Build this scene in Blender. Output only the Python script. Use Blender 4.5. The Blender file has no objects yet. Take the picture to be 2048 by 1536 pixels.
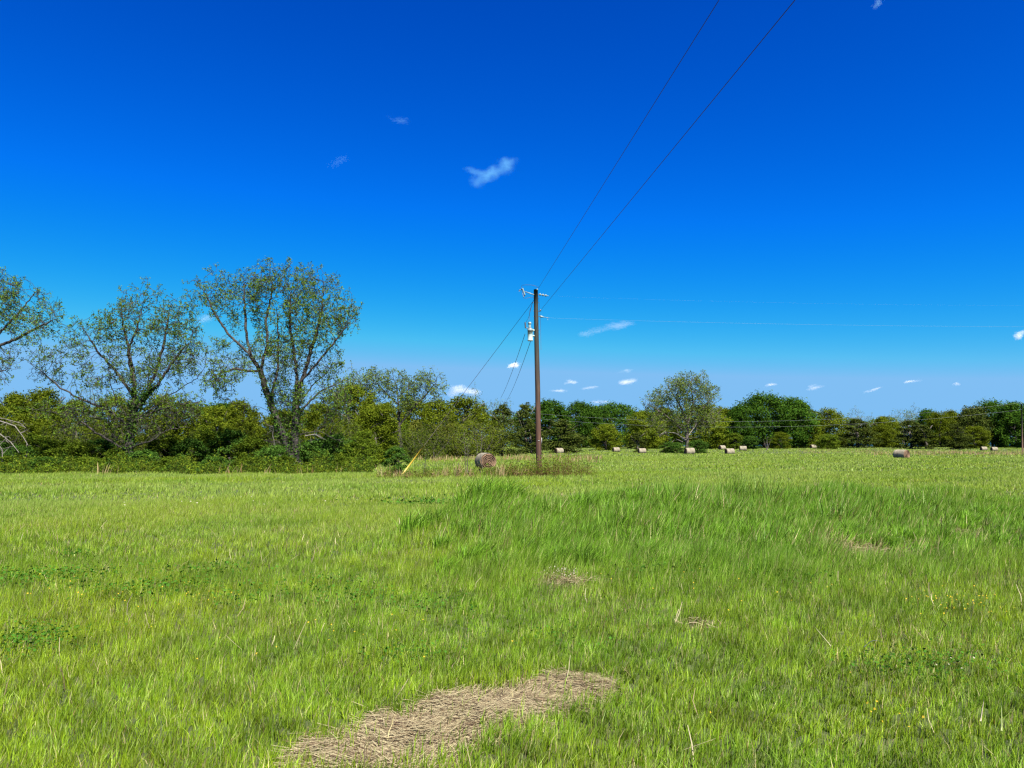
import bpy, math, random
import numpy as np
from mathutils import Vector, Matrix

# ------------------------------------------------------------------ camera, sky, sun, exposure
SC = bpy.context.scene
COL = SC.collection
R = math.radians
F = 1538.0                       # focal length in pixels of the 2048 px wide photograph
EYE = 1.6
HORIZON = 892.0                  # image row of the horizon
TILT = math.atan((HORIZON - 768.0) / F)
cam_data = bpy.data.cameras.new('camera')
cam = bpy.data.objects.new('camera', cam_data)
COL.objects.link(cam)
cam.location = (0, 0, EYE)
cam.rotation_euler = (R(90) + TILT, 0, 0)
cam_data.sensor_width = 36.0
cam_data.lens = 36.0 * F / 2048.0
cam_data.clip_start = 0.05
cam_data.clip_end = 30000
SC.camera = cam

SUN_EL, SUN_AZ = R(53), R(154)   # azimuth clockwise from the view direction (+Y)
EXPOSURE = 1.7
world = bpy.data.worlds.new('World')
SC.world = world
world.use_nodes = True
wt = world.node_tree
bg = wt.nodes['Background']
sky = wt.nodes.new('ShaderNodeTexSky')
sky.sky_type = 'NISHITA'
sky.sun_disc = False
sky.sun_elevation = SUN_EL
sky.sun_rotation = SUN_AZ
sky.altitude = 200
SKY_STRENGTH = 0.1
bg.inputs['Strength'].default_value = SKY_STRENGTH
sep = wt.nodes.new('ShaderNodeSeparateColor')
com = wt.nodes.new('ShaderNodeCombineColor')
wt.links.new(sky.outputs[0], sep.inputs[0])
# deep saturated rendering of the sky: one tone curve (gain * value ^ power) per channel
for ch, (gain, power, top) in enumerate(((38.0, 6.1, 0.22), (1.74, 1.79, 0.52), (2.50, 1.3, 0.90))):
    def mnode(op, a, b):
        n = wt.nodes.new('ShaderNodeMath')
        n.operation = op
        if isinstance(a, float): n.inputs[0].default_value = a
        else: wt.links.new(a, n.inputs[0])
        n.inputs[1].default_value = b
        return n.outputs[0]
    v = mnode('MULTIPLY', sep.outputs[ch], SKY_STRENGTH)
    v = mnode('POWER', v, power)
    v = mnode('MULTIPLY', v, gain)
    v = mnode('MINIMUM', v, top)
    v = mnode('MULTIPLY', v, 1.0 / SKY_STRENGTH / 2 ** EXPOSURE)
    wt.links.new(v, com.inputs[ch])
wt.links.new(com.outputs[0], bg.inputs['Color'])

sun_data = bpy.data.lights.new('sun', 'SUN')
sun = bpy.data.objects.new('sun', sun_data)
COL.objects.link(sun)
sun_data.energy = 5.0
sun_data.angle = R(0.53)
sun_data.color = (1.0, 0.95, 0.86)
to_sun = Vector((math.sin(SUN_AZ) * math.cos(SUN_EL), math.cos(SUN_AZ) * math.cos(SUN_EL), math.sin(SUN_EL)))
sun.rotation_euler = to_sun.to_track_quat('Z', 'Y').to_euler()

SC.view_settings.view_transform = 'Standard'
SC.view_settings.look = 'None'
SC.view_settings.gamma = 1
SC.view_settings.exposure = EXPOSURE
SC.view_settings.use_curve_mapping = False
SC.render.engine = 'CYCLES'
SC.cycles.use_denoising = True
SC.cycles.denoiser = 'OPENIMAGEDENOISE'
SC.cycles.denoising_input_passes = 'RGB_ALBEDO_NORMAL'
SC.cycles.denoising_prefilter = 'NONE'
SC.cycles.max_bounces = 8
SC.cycles.diffuse_bounces = 3
SC.cycles.glossy_bounces = 2
SC.cycles.transmission_bounces = 4
SC.cycles.volume_bounces = 4
SC.cycles.sample_clamp_indirect = 4.0
SC.cycles.transparent_max_bounces = 8
SC.cycles.pixel_filter_type = 'BLACKMAN_HARRIS'
SC.cycles.filter_width = 1.3

# ------------------------------------------------------------------ helpers
rng = np.random.default_rng(7)
random.seed(7)

def smooth(a, b, x):
    t = np.clip((x - a) / (b - a), 0, 1)
    return t * t * (3 - 2 * t)

def wave(x, y, s, seed):
    """cheap smooth value noise in about -1..1, feature size s metres"""
    r = np.random.default_rng(seed)
    out = 0.0
    for k in range(7):
        a = r.uniform(0, 2 * math.pi)
        f = (0.6 + 0.9 * r.random()) * 2 * math.pi / (s * 2)
        out = out + np.sin((x * math.cos(a) + y * math.sin(a)) * f + r.uniform(0, 6.28) + 0.8 * np.sin((x * math.sin(a * 2.3) - y * math.cos(a * 1.7)) * f * 0.6))
    return out / 3.6

def terrain(x, y):
    x = np.asarray(x, float); y = np.asarray(y, float)
    # mound with a crest running away to the right
    cy = 14.2 + 0.30 * np.clip(x, -2, 12)
    along = smooth(-2.9, 0.2, x) * (1 - smooth(8.5, 14.0, x))
    d = y - cy
    prof = np.where(d < 0, np.exp(-(d / 3.2) ** 2), np.exp(-(d / 2.2) ** 2))
    z = 0.50 * along * prof * (1 + 0.30 * wave(x, y, 1.5, 3))
    near = 1 - smooth(40, 90, y)
    z = z + near * (0.010 * wave(x, y, 1.3, 4) + 0.05 * wave(x, y, 4.5, 5)) * smooth(-2, 5, y + 6)
    z = z + 0.12 * wave(x, y, 26, 6) * smooth(30, 80, y)
    z = z + 1.25 * smooth(165, 262, y) * smooth(-40, 10, x)
    return z

def at(px, d):
    """ground point seen in image column px at depth d"""
    x = (px - 1024.0) / F * (d * math.cos(TILT))
    return float(x), float(d), float(terrain(x, d))

def P(px, py, d):
    """world point seen at a pixel at depth (world Y) d"""
    u, v = (px - 1024.0) / F, (768.0 - py) / F
    dy = math.cos(TILT) - v * math.sin(TILT)
    dz = math.sin(TILT) + v * math.cos(TILT)
    t = d / dy
    return Vector((u * t, d, EYE + dz * t))

def ground_at(px, py):
    d = EYE * F / max(py - HORIZON, 1)
    for _ in range(12):
        p = P(px, py, d)
        z = float(terrain(p.x, d))
        slope = (p.z - EYE) / d
        d = 0.5 * d + 0.5 * (z - EYE) / slope
    p = P(px, py, d)
    return p.x, d

def tag(o, label, cat=None, group=None, kind=None):
    o['label'] = label
    if cat: o['category'] = cat
    if group: o['group'] = group
    if kind: o['kind'] = kind
    return o

def obj(name, me, m=None, parent=None):
    o = bpy.data.objects.new(name, me)
    COL.objects.link(o)
    if m is not None and me is not None:
        me.materials.clear()
        me.materials.append(m)
    if parent is not None: o.parent = parent
    return o

def empty(name, loc, rz=0.0):
    o = bpy.data.objects.new(name, None)
    COL.objects.link(o)
    o.location = loc
    o.rotation_euler = (0, 0, rz)
    o.empty_display_size = 0.3
    return o

def mesh(name, verts, faces, col=None, smooth_shade=False):
    """faces: list of int arrays (n,k)"""
    if not isinstance(faces, (list, tuple)): faces = [faces]
    faces = [np.asarray(f, np.int32) for f in faces if len(f)]
    verts = np.asarray(verts, np.float32)
    me = bpy.data.meshes.new(name)
    me.vertices.add(len(verts))
    me.vertices.foreach_set('co', verts.ravel())
    loops = np.concatenate([f.ravel() for f in faces])
    tot = np.concatenate([np.full(len(f), f.shape[1], np.int32) for f in faces])
    start = np.concatenate([[0], np.cumsum(tot)[:-1]]).astype(np.int32)
    me.loops.add(len(loops))
    me.loops.foreach_set('vertex_index', loops)
    me.polygons.add(len(tot))
    me.polygons.foreach_set('loop_start', start)
    me.polygons.foreach_set('loop_total', tot)
    if smooth_shade:
        me.polygons.foreach_set('use_smooth', np.ones(len(tot), bool))
    if col is not None:
        a = me.attributes.new('col', 'FLOAT_COLOR', 'POINT')
        c = np.ones((len(verts), 4), np.float32)
        c[:, :3] = col
        a.data.foreach_set('color', c.ravel())
    me.update(calc_edges=True)
    return me

class MB:
    """collects simple solids for one mesh object"""
    def __init__(s): s.v, s.f, s.n = [], {}, 0
    def add(s, v, faces):
        v = np.asarray(v, float)
        for f in faces: s.f.setdefault(len(f), []).append([i + s.n for i in f])
        s.v.append(v); s.n += len(v)
    def lathe(s, prof, M=None, n=16, cap=True):
        """prof: list of (r, z), about the z axis, then matrix M"""
        v, f = [], []
        for r, z in prof:
            for k in range(n):
                a = 2 * math.pi * k / n
                v.append((r * math.cos(a), r * math.sin(a), z))
        for i in range(len(prof) - 1):
            for k in range(n):
                f.append((i * n + k, i * n + (k + 1) % n, (i + 1) * n + (k + 1) % n, (i + 1) * n + k))
        if cap:
            f.append(tuple(reversed(range(n))))
            f.append(tuple(range((len(prof) - 1) * n, len(prof) * n)))
        if M is not None: v = [M @ Vector(p) for p in v]
        s.add(v, f)
    def tube(s, pts, r, n=6):
        pts = [Vector(p) for p in pts]
        rs = r if isinstance(r, (list, tuple)) else [r] * len(pts)
        v, f = [], []
        for i, p in enumerate(pts):
            d = (pts[min(i + 1, len(pts) - 1)] - pts[max(i - 1, 0)]).normalized()
            ref = Vector((0, 0, 1)) if abs(d.z) < 0.9 else Vector((1, 0, 0))
            a = d.cross(ref).normalized(); b = d.cross(a)
            for k in range(n):
                t = 2 * math.pi * k / n
                v.append(p + (a * math.cos(t) + b * math.sin(t)) * rs[i])
        for i in range(len(pts) - 1):
            for k in range(n):
                f.append((i * n + k, i * n + (k + 1) % n, (i + 1) * n + (k + 1) % n, (i + 1) * n + k))
        f.append(tuple(range(n))); f.append(tuple(reversed(range((len(pts) - 1) * n, len(pts) * n))))
        s.add(v, f)
    def box(s, c, size, M=None):
        c, h = Vector(c), Vector(size) / 2
        v = [c + Vector((h.x * i, h.y * j, h.z * k)) for i in (-1, 1) for j in (-1, 1) for k in (-1, 1)]
        if M is not None: v = [M @ p for p in v]
        s.add(v, [(0, 1, 3, 2), (4, 6, 7, 5), (0, 4, 5, 1), (2, 3, 7, 6), (0, 2, 6, 4), (1, 5, 7, 3)])
    def build(s, name, m, parent=None, smooth_shade=False):
        me = mesh(name, np.concatenate(s.v), [np.array(x) for x in s.f.values()], smooth_shade=smooth_shade)
        return obj(name, me, m, parent)

def aim(p, q):
    """matrix that takes the z axis to the line p -> q, based at p"""
    p, q = Vector(p), Vector(q)
    return Matrix.Translation(p) @ (q - p).to_track_quat('Z', 'Y').to_matrix().to_4x4()

# ------------------------------------------------------------------ materials
def new_mat(name):
    m = bpy.data.materials.new(name)
    m.use_nodes = True
    nt = m.node_tree
    nt.nodes.clear()
    out = nt.nodes.new('ShaderNodeOutputMaterial')
    return m, nt, out

def N(nt, kind, **kw):
    n = nt.nodes.new('ShaderNode' + kind)
    for k, v in kw.items(): setattr(n, k, v)
    return n

def ramp(nt, src, stops):
    r = N(nt, 'ValToRGB')
    el = r.color_ramp.elements
    while len(el) < len(stops): el.new(0.5)
    for e, (p, c) in zip(el, stops):
        e.position = p; e.color = (*c, 1)
    nt.links.new(src, r.inputs[0])
    return r.outputs[0]

def leafy_shader(nt, out, colour, transl=0.4, gloss=0.0, rough=0.45, warm=(1.15, 1.1, 0.55)):
    d = N(nt, 'BsdfDiffuse'); t = N(nt, 'BsdfTranslucent'); mx = N(nt, 'MixShader')
    nt.links.new(colour, d.inputs[0])
    w = N(nt, 'Mix', data_type='RGBA', blend_type='MULTIPLY')
    w.inputs[0].default_value = 1
    nt.links.new(colour, w.inputs[6]); w.inputs[7].default_value = (*warm, 1)
    nt.links.new(w.outputs[2], t.inputs[0])
    mx.inputs[0].default_value = transl
    nt.links.new(d.outputs[0], mx.inputs[1]); nt.links.new(t.outputs[0], mx.inputs[2])
    last = mx.outputs[0]
    if gloss:
        g = N(nt, 'BsdfGlossy'); g.inputs['Roughness'].default_value = rough
        m2 = N(nt, 'MixShader'); m2.inputs[0].default_value = gloss
        nt.links.new(last, m2.inputs[1]); nt.links.new(g.outputs[0], m2.inputs[2])
        last = m2.outputs[0]
    nt.links.new(last, out.inputs[0])

def leaf_mat(name, dark, mid, light, transl=0.4, gloss=0.0, obj_var=0.25):
    m, nt, out = new_mat(name)
    geo = N(nt, 'NewGeometry'); oi = N(nt, 'ObjectInfo')
    c = ramp(nt, geo.outputs['Random Per Island'], [(0, dark), (0.5, mid), (1, light)])
    mr = N(nt, 'MapRange'); nt.links.new(oi.outputs['Random'], mr.inputs[0])
    mr.inputs[3].default_value = 1 - obj_var; mr.inputs[4].default_value = 1 + obj_var
    h = N(nt, 'HueSaturation'); nt.links.new(c, h.inputs['Color']); nt.links.new(mr.outputs[0], h.inputs['Value'])
    leafy_shader(nt, out, h.outputs[0], transl, gloss)
    return m

def attr_mat(name, transl=0.4, gloss=0.04, rough=0.4):
    m, nt, out = new_mat(name)
    a = N(nt, 'Attribute', attribute_name='col')
    leafy_shader(nt, out, a.outputs['Color'], transl, gloss, rough)
    return m

def plain(name, col, rough=0.6, metal=0.0, var=0.0, scale=8.0, bump=0.0):
    m, nt, out = new_mat(name)
    b = N(nt, 'BsdfPrincipled')
    b.inputs['Roughness'].default_value = rough
    b.inputs['Metallic'].default_value = metal
    if var or bump:
        tc = N(nt, 'TexCoord'); nz = N(nt, 'TexNoise')
        nz.inputs['Scale'].default_value = scale; nz.inputs['Detail'].default_value = 6
        nt.links.new(tc.outputs['Object'], nz.inputs['Vector'])
        c = ramp(nt, nz.outputs[0], [(0.3, [x * (1 - var) for x in col]), (0.7, [min(x * (1 + var), 1) for x in col])])
        nt.links.new(c, b.inputs['Base Color'])
        if bump:
            bp = N(nt, 'Bump'); bp.inputs['Strength'].default_value = bump
            nt.links.new(nz.outputs[0], bp.inputs['Height']); nt.links.new(bp.outputs[0], b.inputs['Normal'])
    else:
        b.inputs['Base Color'].default_value = (*col, 1)
    nt.links.new(b.outputs[0], out.inputs[0])
    return m

def bark_mat(name, dark, light, scale=6.0):
    m, nt, out = new_mat(name)
    b = N(nt, 'BsdfPrincipled'); b.inputs['Roughness'].default_value = 0.9
    tc = N(nt, 'TexCoord'); mp = N(nt, 'Mapping'); mp.inputs['Scale'].default_value = (1, 1, 0.25)
    nz = N(nt, 'TexNoise'); nz.inputs['Scale'].default_value = scale; nz.inputs['Detail'].default_value = 8
    nt.links.new(tc.outputs['Object'], mp.inputs[0]); nt.links.new(mp.outputs[0], nz.inputs['Vector'])
    c = ramp(nt, nz.outputs[0], [(0.35, dark), (0.65, light)])
    nt.links.new(c, b.inputs['Base Color'])
    bp = N(nt, 'Bump'); bp.inputs['Strength'].default_value = 0.6; bp.inputs['Distance'].default_value = 0.03
    nt.links.new(nz.outputs[0], bp.inputs['Height']); nt.links.new(bp.outputs[0], b.inputs['Normal'])
    nt.links.new(b.outputs[0], out.inputs[0])
    return m

M = {}
M['grass'] = attr_mat('grass_blade', 0.42, 0.015, 0.5)
M['weed'] = attr_mat('weed_leaf', 0.38, 0.0)
M['straw'] = attr_mat('straw', 0.2, 0.02, 0.5)
M['pecan_leaf'] = leaf_mat('pecan_leaf', (0.048, 0.095, 0.013), (0.085, 0.155, 0.020), (0.145, 0.225, 0.034), 0.42, 0, 0.08)
M['oak_leaf'] = leaf_mat('oak_leaf', (0.014, 0.042, 0.005), (0.030, 0.072, 0.008), (0.062, 0.115, 0.013), 0.3, 0, 0.15)
M['cedar_leaf'] = leaf_mat('cedar_leaf', (0.016, 0.028, 0.006), (0.038, 0.054, 0.010), (0.072, 0.086, 0.016), 0.15, 0, 0.15)
M['elm_leaf'] = leaf_mat('elm_leaf', (0.040, 0.064, 0.005), (0.082, 0.112, 0.008), (0.135, 0.160, 0.014), 0.4, 0, 0.18)
M['pale_leaf'] = leaf_mat('pale_leaf', (0.065, 0.105, 0.018), (0.105, 0.160, 0.028), (0.16, 0.215, 0.05), 0.45, 0, 0.12)
M['shrub_leaf'] = leaf_mat('shrub_leaf', (0.030, 0.060, 0.005), (0.066, 0.105, 0.009), (0.125, 0.160, 0.016), 0.38, 0, 0.2)
M['dark_shrub_leaf'] = leaf_mat('dark_shrub_leaf', (0.018, 0.050, 0.007), (0.038, 0.085, 0.012), (0.075, 0.135, 0.022), 0.3, 0, 0.2)
M['bark'] = bark_mat('grey_brown_bark', (0.030, 0.024, 0.019), (0.095, 0.080, 0.066))
M['dark_bark'] = bark_mat('dark_bark', (0.010, 0.008, 0.006), (0.036, 0.029, 0.024))
M['pale_bark'] = bark_mat('pale_dead_wood', (0.06, 0.052, 0.042), (0.15, 0.135, 0.115))
M['pole_wood'] = None
M['steel'] = plain('galvanised_steel', (0.20, 0.22, 0.22), 0.55, 0.5, 0.15, 20)
M['tank'] = plain('pale_tank_paint', (0.27, 0.35, 0.34), 0.45, 0.0, 0.08, 5)
M['porcelain'] = plain('pale_porcelain', (0.15, 0.20, 0.20), 0.35)
M['dark_porcelain'] = plain('dark_porcelain', (0.06, 0.06, 0.065), 0.3)
M['wire'] = plain('weathered_wire', (0.028, 0.016, 0.018), 0.6)
M['bright_wire'] = plain('bare_aluminium_wire', (0.16, 0.18, 0.18), 0.7, 0.0)
M['yellow'] = plain('yellow_plastic', (0.36, 0.24, 0.020), 0.45, 0, 0.1, 6)
M['white'] = plain('white_plastic', (0.35, 0.35, 0.34), 0.5)

# pole wood: brown with long vertical weathering, darker and greyer toward the exposed top
m, nt, out = new_mat('creosoted_pole_wood')
b = N(nt, 'BsdfPrincipled'); b.inputs['Roughness'].default_value = 0.8
tc = N(nt, 'TexCoord'); mp = N(nt, 'Mapping'); mp.inputs['Scale'].default_value = (14, 14, 0.55)
nz = N(nt, 'TexNoise'); nz.inputs['Scale'].default_value = 1.6; nz.inputs['Detail'].default_value = 8; nz.inputs['Roughness'].default_value = 0.65
nt.links.new(tc.outputs['Object'], mp.inputs[0]); nt.links.new(mp.outputs[0], nz.inputs['Vector'])
low = ramp(nt, nz.outputs[0], [(0.3, (0.012, 0.005, 0.003)), (0.52, (0.050, 0.019, 0.009)), (0.72, (0.13, 0.060, 0.033))])
high = ramp(nt, nz.outputs[0], [(0.3, (0.005, 0.006, 0.004)), (0.58, (0.015, 0.017, 0.010)), (0.78, (0.06, 0.055, 0.036))])
sx = N(nt, 'SeparateXYZ'); nt.links.new(tc.outputs['Object'], sx.inputs[0])
mr = N(nt, 'MapRange'); nt.links.new(sx.outputs[2], mr.inputs[0]); mr.inputs[1].default_value = 3.0; mr.inputs[2].default_value = 7.5
mx = N(nt, 'Mix', data_type='RGBA'); nt.links.new(mr.outputs[0], mx.inputs[0]); nt.links.new(low, mx.inputs[6]); nt.links.new(high, mx.inputs[7])
nt.links.new(mx.outputs[2], b.inputs['Base Color'])
bp = N(nt, 'Bump'); bp.inputs['Strength'].default_value = 0.5; bp.inputs['Distance'].default_value = 0.01
nt.links.new(nz.outputs[0], bp.inputs['Height']); nt.links.new(bp.outputs[0], b.inputs['Normal'])
nt.links.new(b.outputs[0], out.inputs[0])
M['pole_wood'] = m

# hay
def hay_mat(name, dark, mid, light, scale, stretch):
    m, nt, out = new_mat(name)
    b = N(nt, 'BsdfPrincipled'); b.inputs['Roughness'].default_value = 0.9
    tc = N(nt, 'TexCoord'); mp = N(nt, 'Mapping'); mp.inputs['Scale'].default_value = stretch
    nz = N(nt, 'TexNoise'); nz.inputs['Scale'].default_value = scale; nz.inputs['Detail'].default_value = 9; nz.inputs['Roughness'].default_value = 0.7
    nt.links.new(tc.outputs['Object'], mp.inputs[0]); nt.links.new(mp.outputs[0], nz.inputs['Vector'])
    big = N(nt, 'TexNoise'); big.inputs['Scale'].default_value = 1.7; big.inputs['Detail'].default_value = 3
    nt.links.new(tc.outputs['Object'], big.inputs['Vector'])
    ad = N(nt, 'Math', operation='ADD'); nt.links.new(nz.outputs[0], ad.inputs[0]); nt.links.new(big.outputs[0], ad.inputs[1])
    dv = N(nt, 'Math', operation='MULTIPLY'); nt.links.new(ad.outputs[0], dv.inputs[0]); dv.inputs[1].default_value = 0.5
    c = ramp(nt, dv.outputs[0], [(0.36, dark), (0.5, mid), (0.64, light)])
    nt.links.new(c, b.inputs['Base Color'])
    bp = N(nt, 'Bump'); bp.inputs['Strength'].default_value = 0.7; bp.inputs['Distance'].default_value = 0.02
    nt.links.new(nz.outputs[0], bp.inputs['Height']); nt.links.new(bp.outputs[0], b.inputs['Normal'])
    nt.links.new(b.outputs[0], out.inputs[0])
    return m
M['hay_side'] = hay_mat('weathered_hay_side', (0.080, 0.066, 0.045), (0.160, 0.138, 0.094), (0.255, 0.228, 0.160), 5.0, (1, 6, 1))
M['hay_end'] = hay_mat('hay_end', (0.035, 0.019, 0.010), (0.11, 0.062, 0.033), (0.22, 0.145, 0.085), 14.0, (1, 1, 1))

# soil and thatch under the grass
m, nt, out = new_mat('meadow_soil')
b = N(nt, 'BsdfPrincipled'); b.inputs['Roughness'].default_value = 0.95
tc = N(nt, 'TexCoord')
n1 = N(nt, 'TexNoise'); n1.inputs['Scale'].default_value = 0.35; n1.inputs['Detail'].default_value = 6
n2 = N(nt, 'TexNoise'); n2.inputs['Scale'].default_value = 9.0; n2.inputs['Detail'].default_value = 8
nt.links.new(tc.outputs['Object'], n1.inputs['Vector']); nt.links.new(tc.outputs['Object'], n2.inputs['Vector'])
c1 = ramp(nt, n1.outputs[0], [(0.35, (0.036, 0.056, 0.007)), (0.5, (0.052, 0.072, 0.010)), (0.66, (0.070, 0.078, 0.016))])
c2 = ramp(nt, n2.outputs[0], [(0.35, (0.35, 0.33, 0.3)), (0.65, (1.1, 1.05, 1.0))])
mx = N(nt, 'Mix', data_type='RGBA', blend_type='MULTIPLY'); mx.inputs[0].default_value = 1
nt.links.new(c1, mx.inputs[6]); nt.links.new(c2, mx.inputs[7])
nt.links.new(mx.outputs[2], b.inputs['Base Color'])
bp = N(nt, 'Bump'); bp.inputs['Strength'].default_value = 0.4; bp.inputs['Distance'].default_value = 0.03
nt.links.new(n2.outputs[0], bp.inputs['Height']); nt.links.new(bp.outputs[0], b.inputs['Normal'])
nt.links.new(b.outputs[0], out.inputs[0])
M['soil'] = m

# ------------------------------------------------------------------ ground sheet
def spaced(lo, hi, n, k):
    t = np.linspace(math.asinh(lo / k), math.asinh(hi / k), n)
    return np.sinh(t) * k
gx = spaced(-5000, 5000, 210, 6.0)
gy = spaced(-300, 6000, 220, 8.0)
X, Y = np.meshgrid(gx, gy)
Z = terrain(X, Y)
nx, ny = len(gx), len(gy)
idx = np.arange(nx * ny).reshape(ny, nx)
quads = np.stack([idx[:-1, :-1].ravel(), idx[:-1, 1:].ravel(), idx[1:, 1:].ravel(), idx[1:, :-1].ravel()], 1)
g = obj('ground', mesh('ground', np.stack([X.ravel(), Y.ravel(), Z.ravel()], 1), quads, smooth_shade=True), M['soil'])
tag(g, 'gently rolling meadow ground with a low grassy mound', 'ground', kind='structure')

# ------------------------------------------------------------------ grass
def in_poly(px, py, poly):
    inside = np.zeros(len(px), bool)
    n = len(poly)
    for i in range(n):
        x0, y0 = poly[i]; x1, y1 = poly[(i + 1) % n]
        c = ((y0 > py) != (y1 > py)) & (px < (x1 - x0) * (py - y0) / (y1 - y0 + 1e-12) + x0)
        inside ^= c
    return inside

STRAW_PX = [(560, 1560), (640, 1495), (700, 1462), (790, 1428), (880, 1405), (960, 1384), (1060, 1364), (1140, 1356), (1190, 1362), (1218, 1384), (1190, 1404), (1110, 1424), (1062, 1446), (1000, 1462), (940, 1498), (880, 1530), (850, 1560)]
STRAW = [ground_at(*p) for p in STRAW_PX]
# smaller bare or straw-strewn spots: (px, py, radius x, radius y in metres)
SPOTS = [(1705, 1100, 0.62, 0.42), (1800, 1085, 0.35, 0.35), (1915, 1066, 0.42, 0.40), (1128, 1166, 0.28, 0.26), (1400, 1256, 0.16, 0.12)]
SPOTS = [(*ground_at(a, b), c, d) for a, b, c, d in SPOTS]

def straw_mask(x, y):
    jr = np.random.default_rng(33)
    jx = x + 0.09 * wave(x, y, 0.22, 31) + 0.07 * jr.normal(size=len(x)); jy = y + 0.09 * wave(x, y, 0.2, 32) + 0.07 * jr.normal(size=len(x))
    m = in_poly(jx, jy, STRAW).astype(float)
    return m

def spot_mask(x, y):
    m = np.zeros(len(x))
    for a, b, c, d in SPOTS:
        m = np.maximum(m, np.exp(-(((x - a) / c) ** 2 + ((y - b + d * 0.3) / (d * 1.2)) ** 2) * 1.1))
    return m

def mound_mask(x, y):
    cy = 14.2 + 0.30 * np.clip(x, -2, 12)
    e = wave(x, y, 2.0, 41) * 0.6
    d = y - cy + e
    m = smooth(-6.8, -4.4, d) * (1 - smooth(0.8, 1.8, d)) * smooth(-2.2, -0.7, x + 0.7 * e - 0.25 * (14 - y)) * (1 - 0.75 * smooth(8, 12, x + e))
    return m

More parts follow.
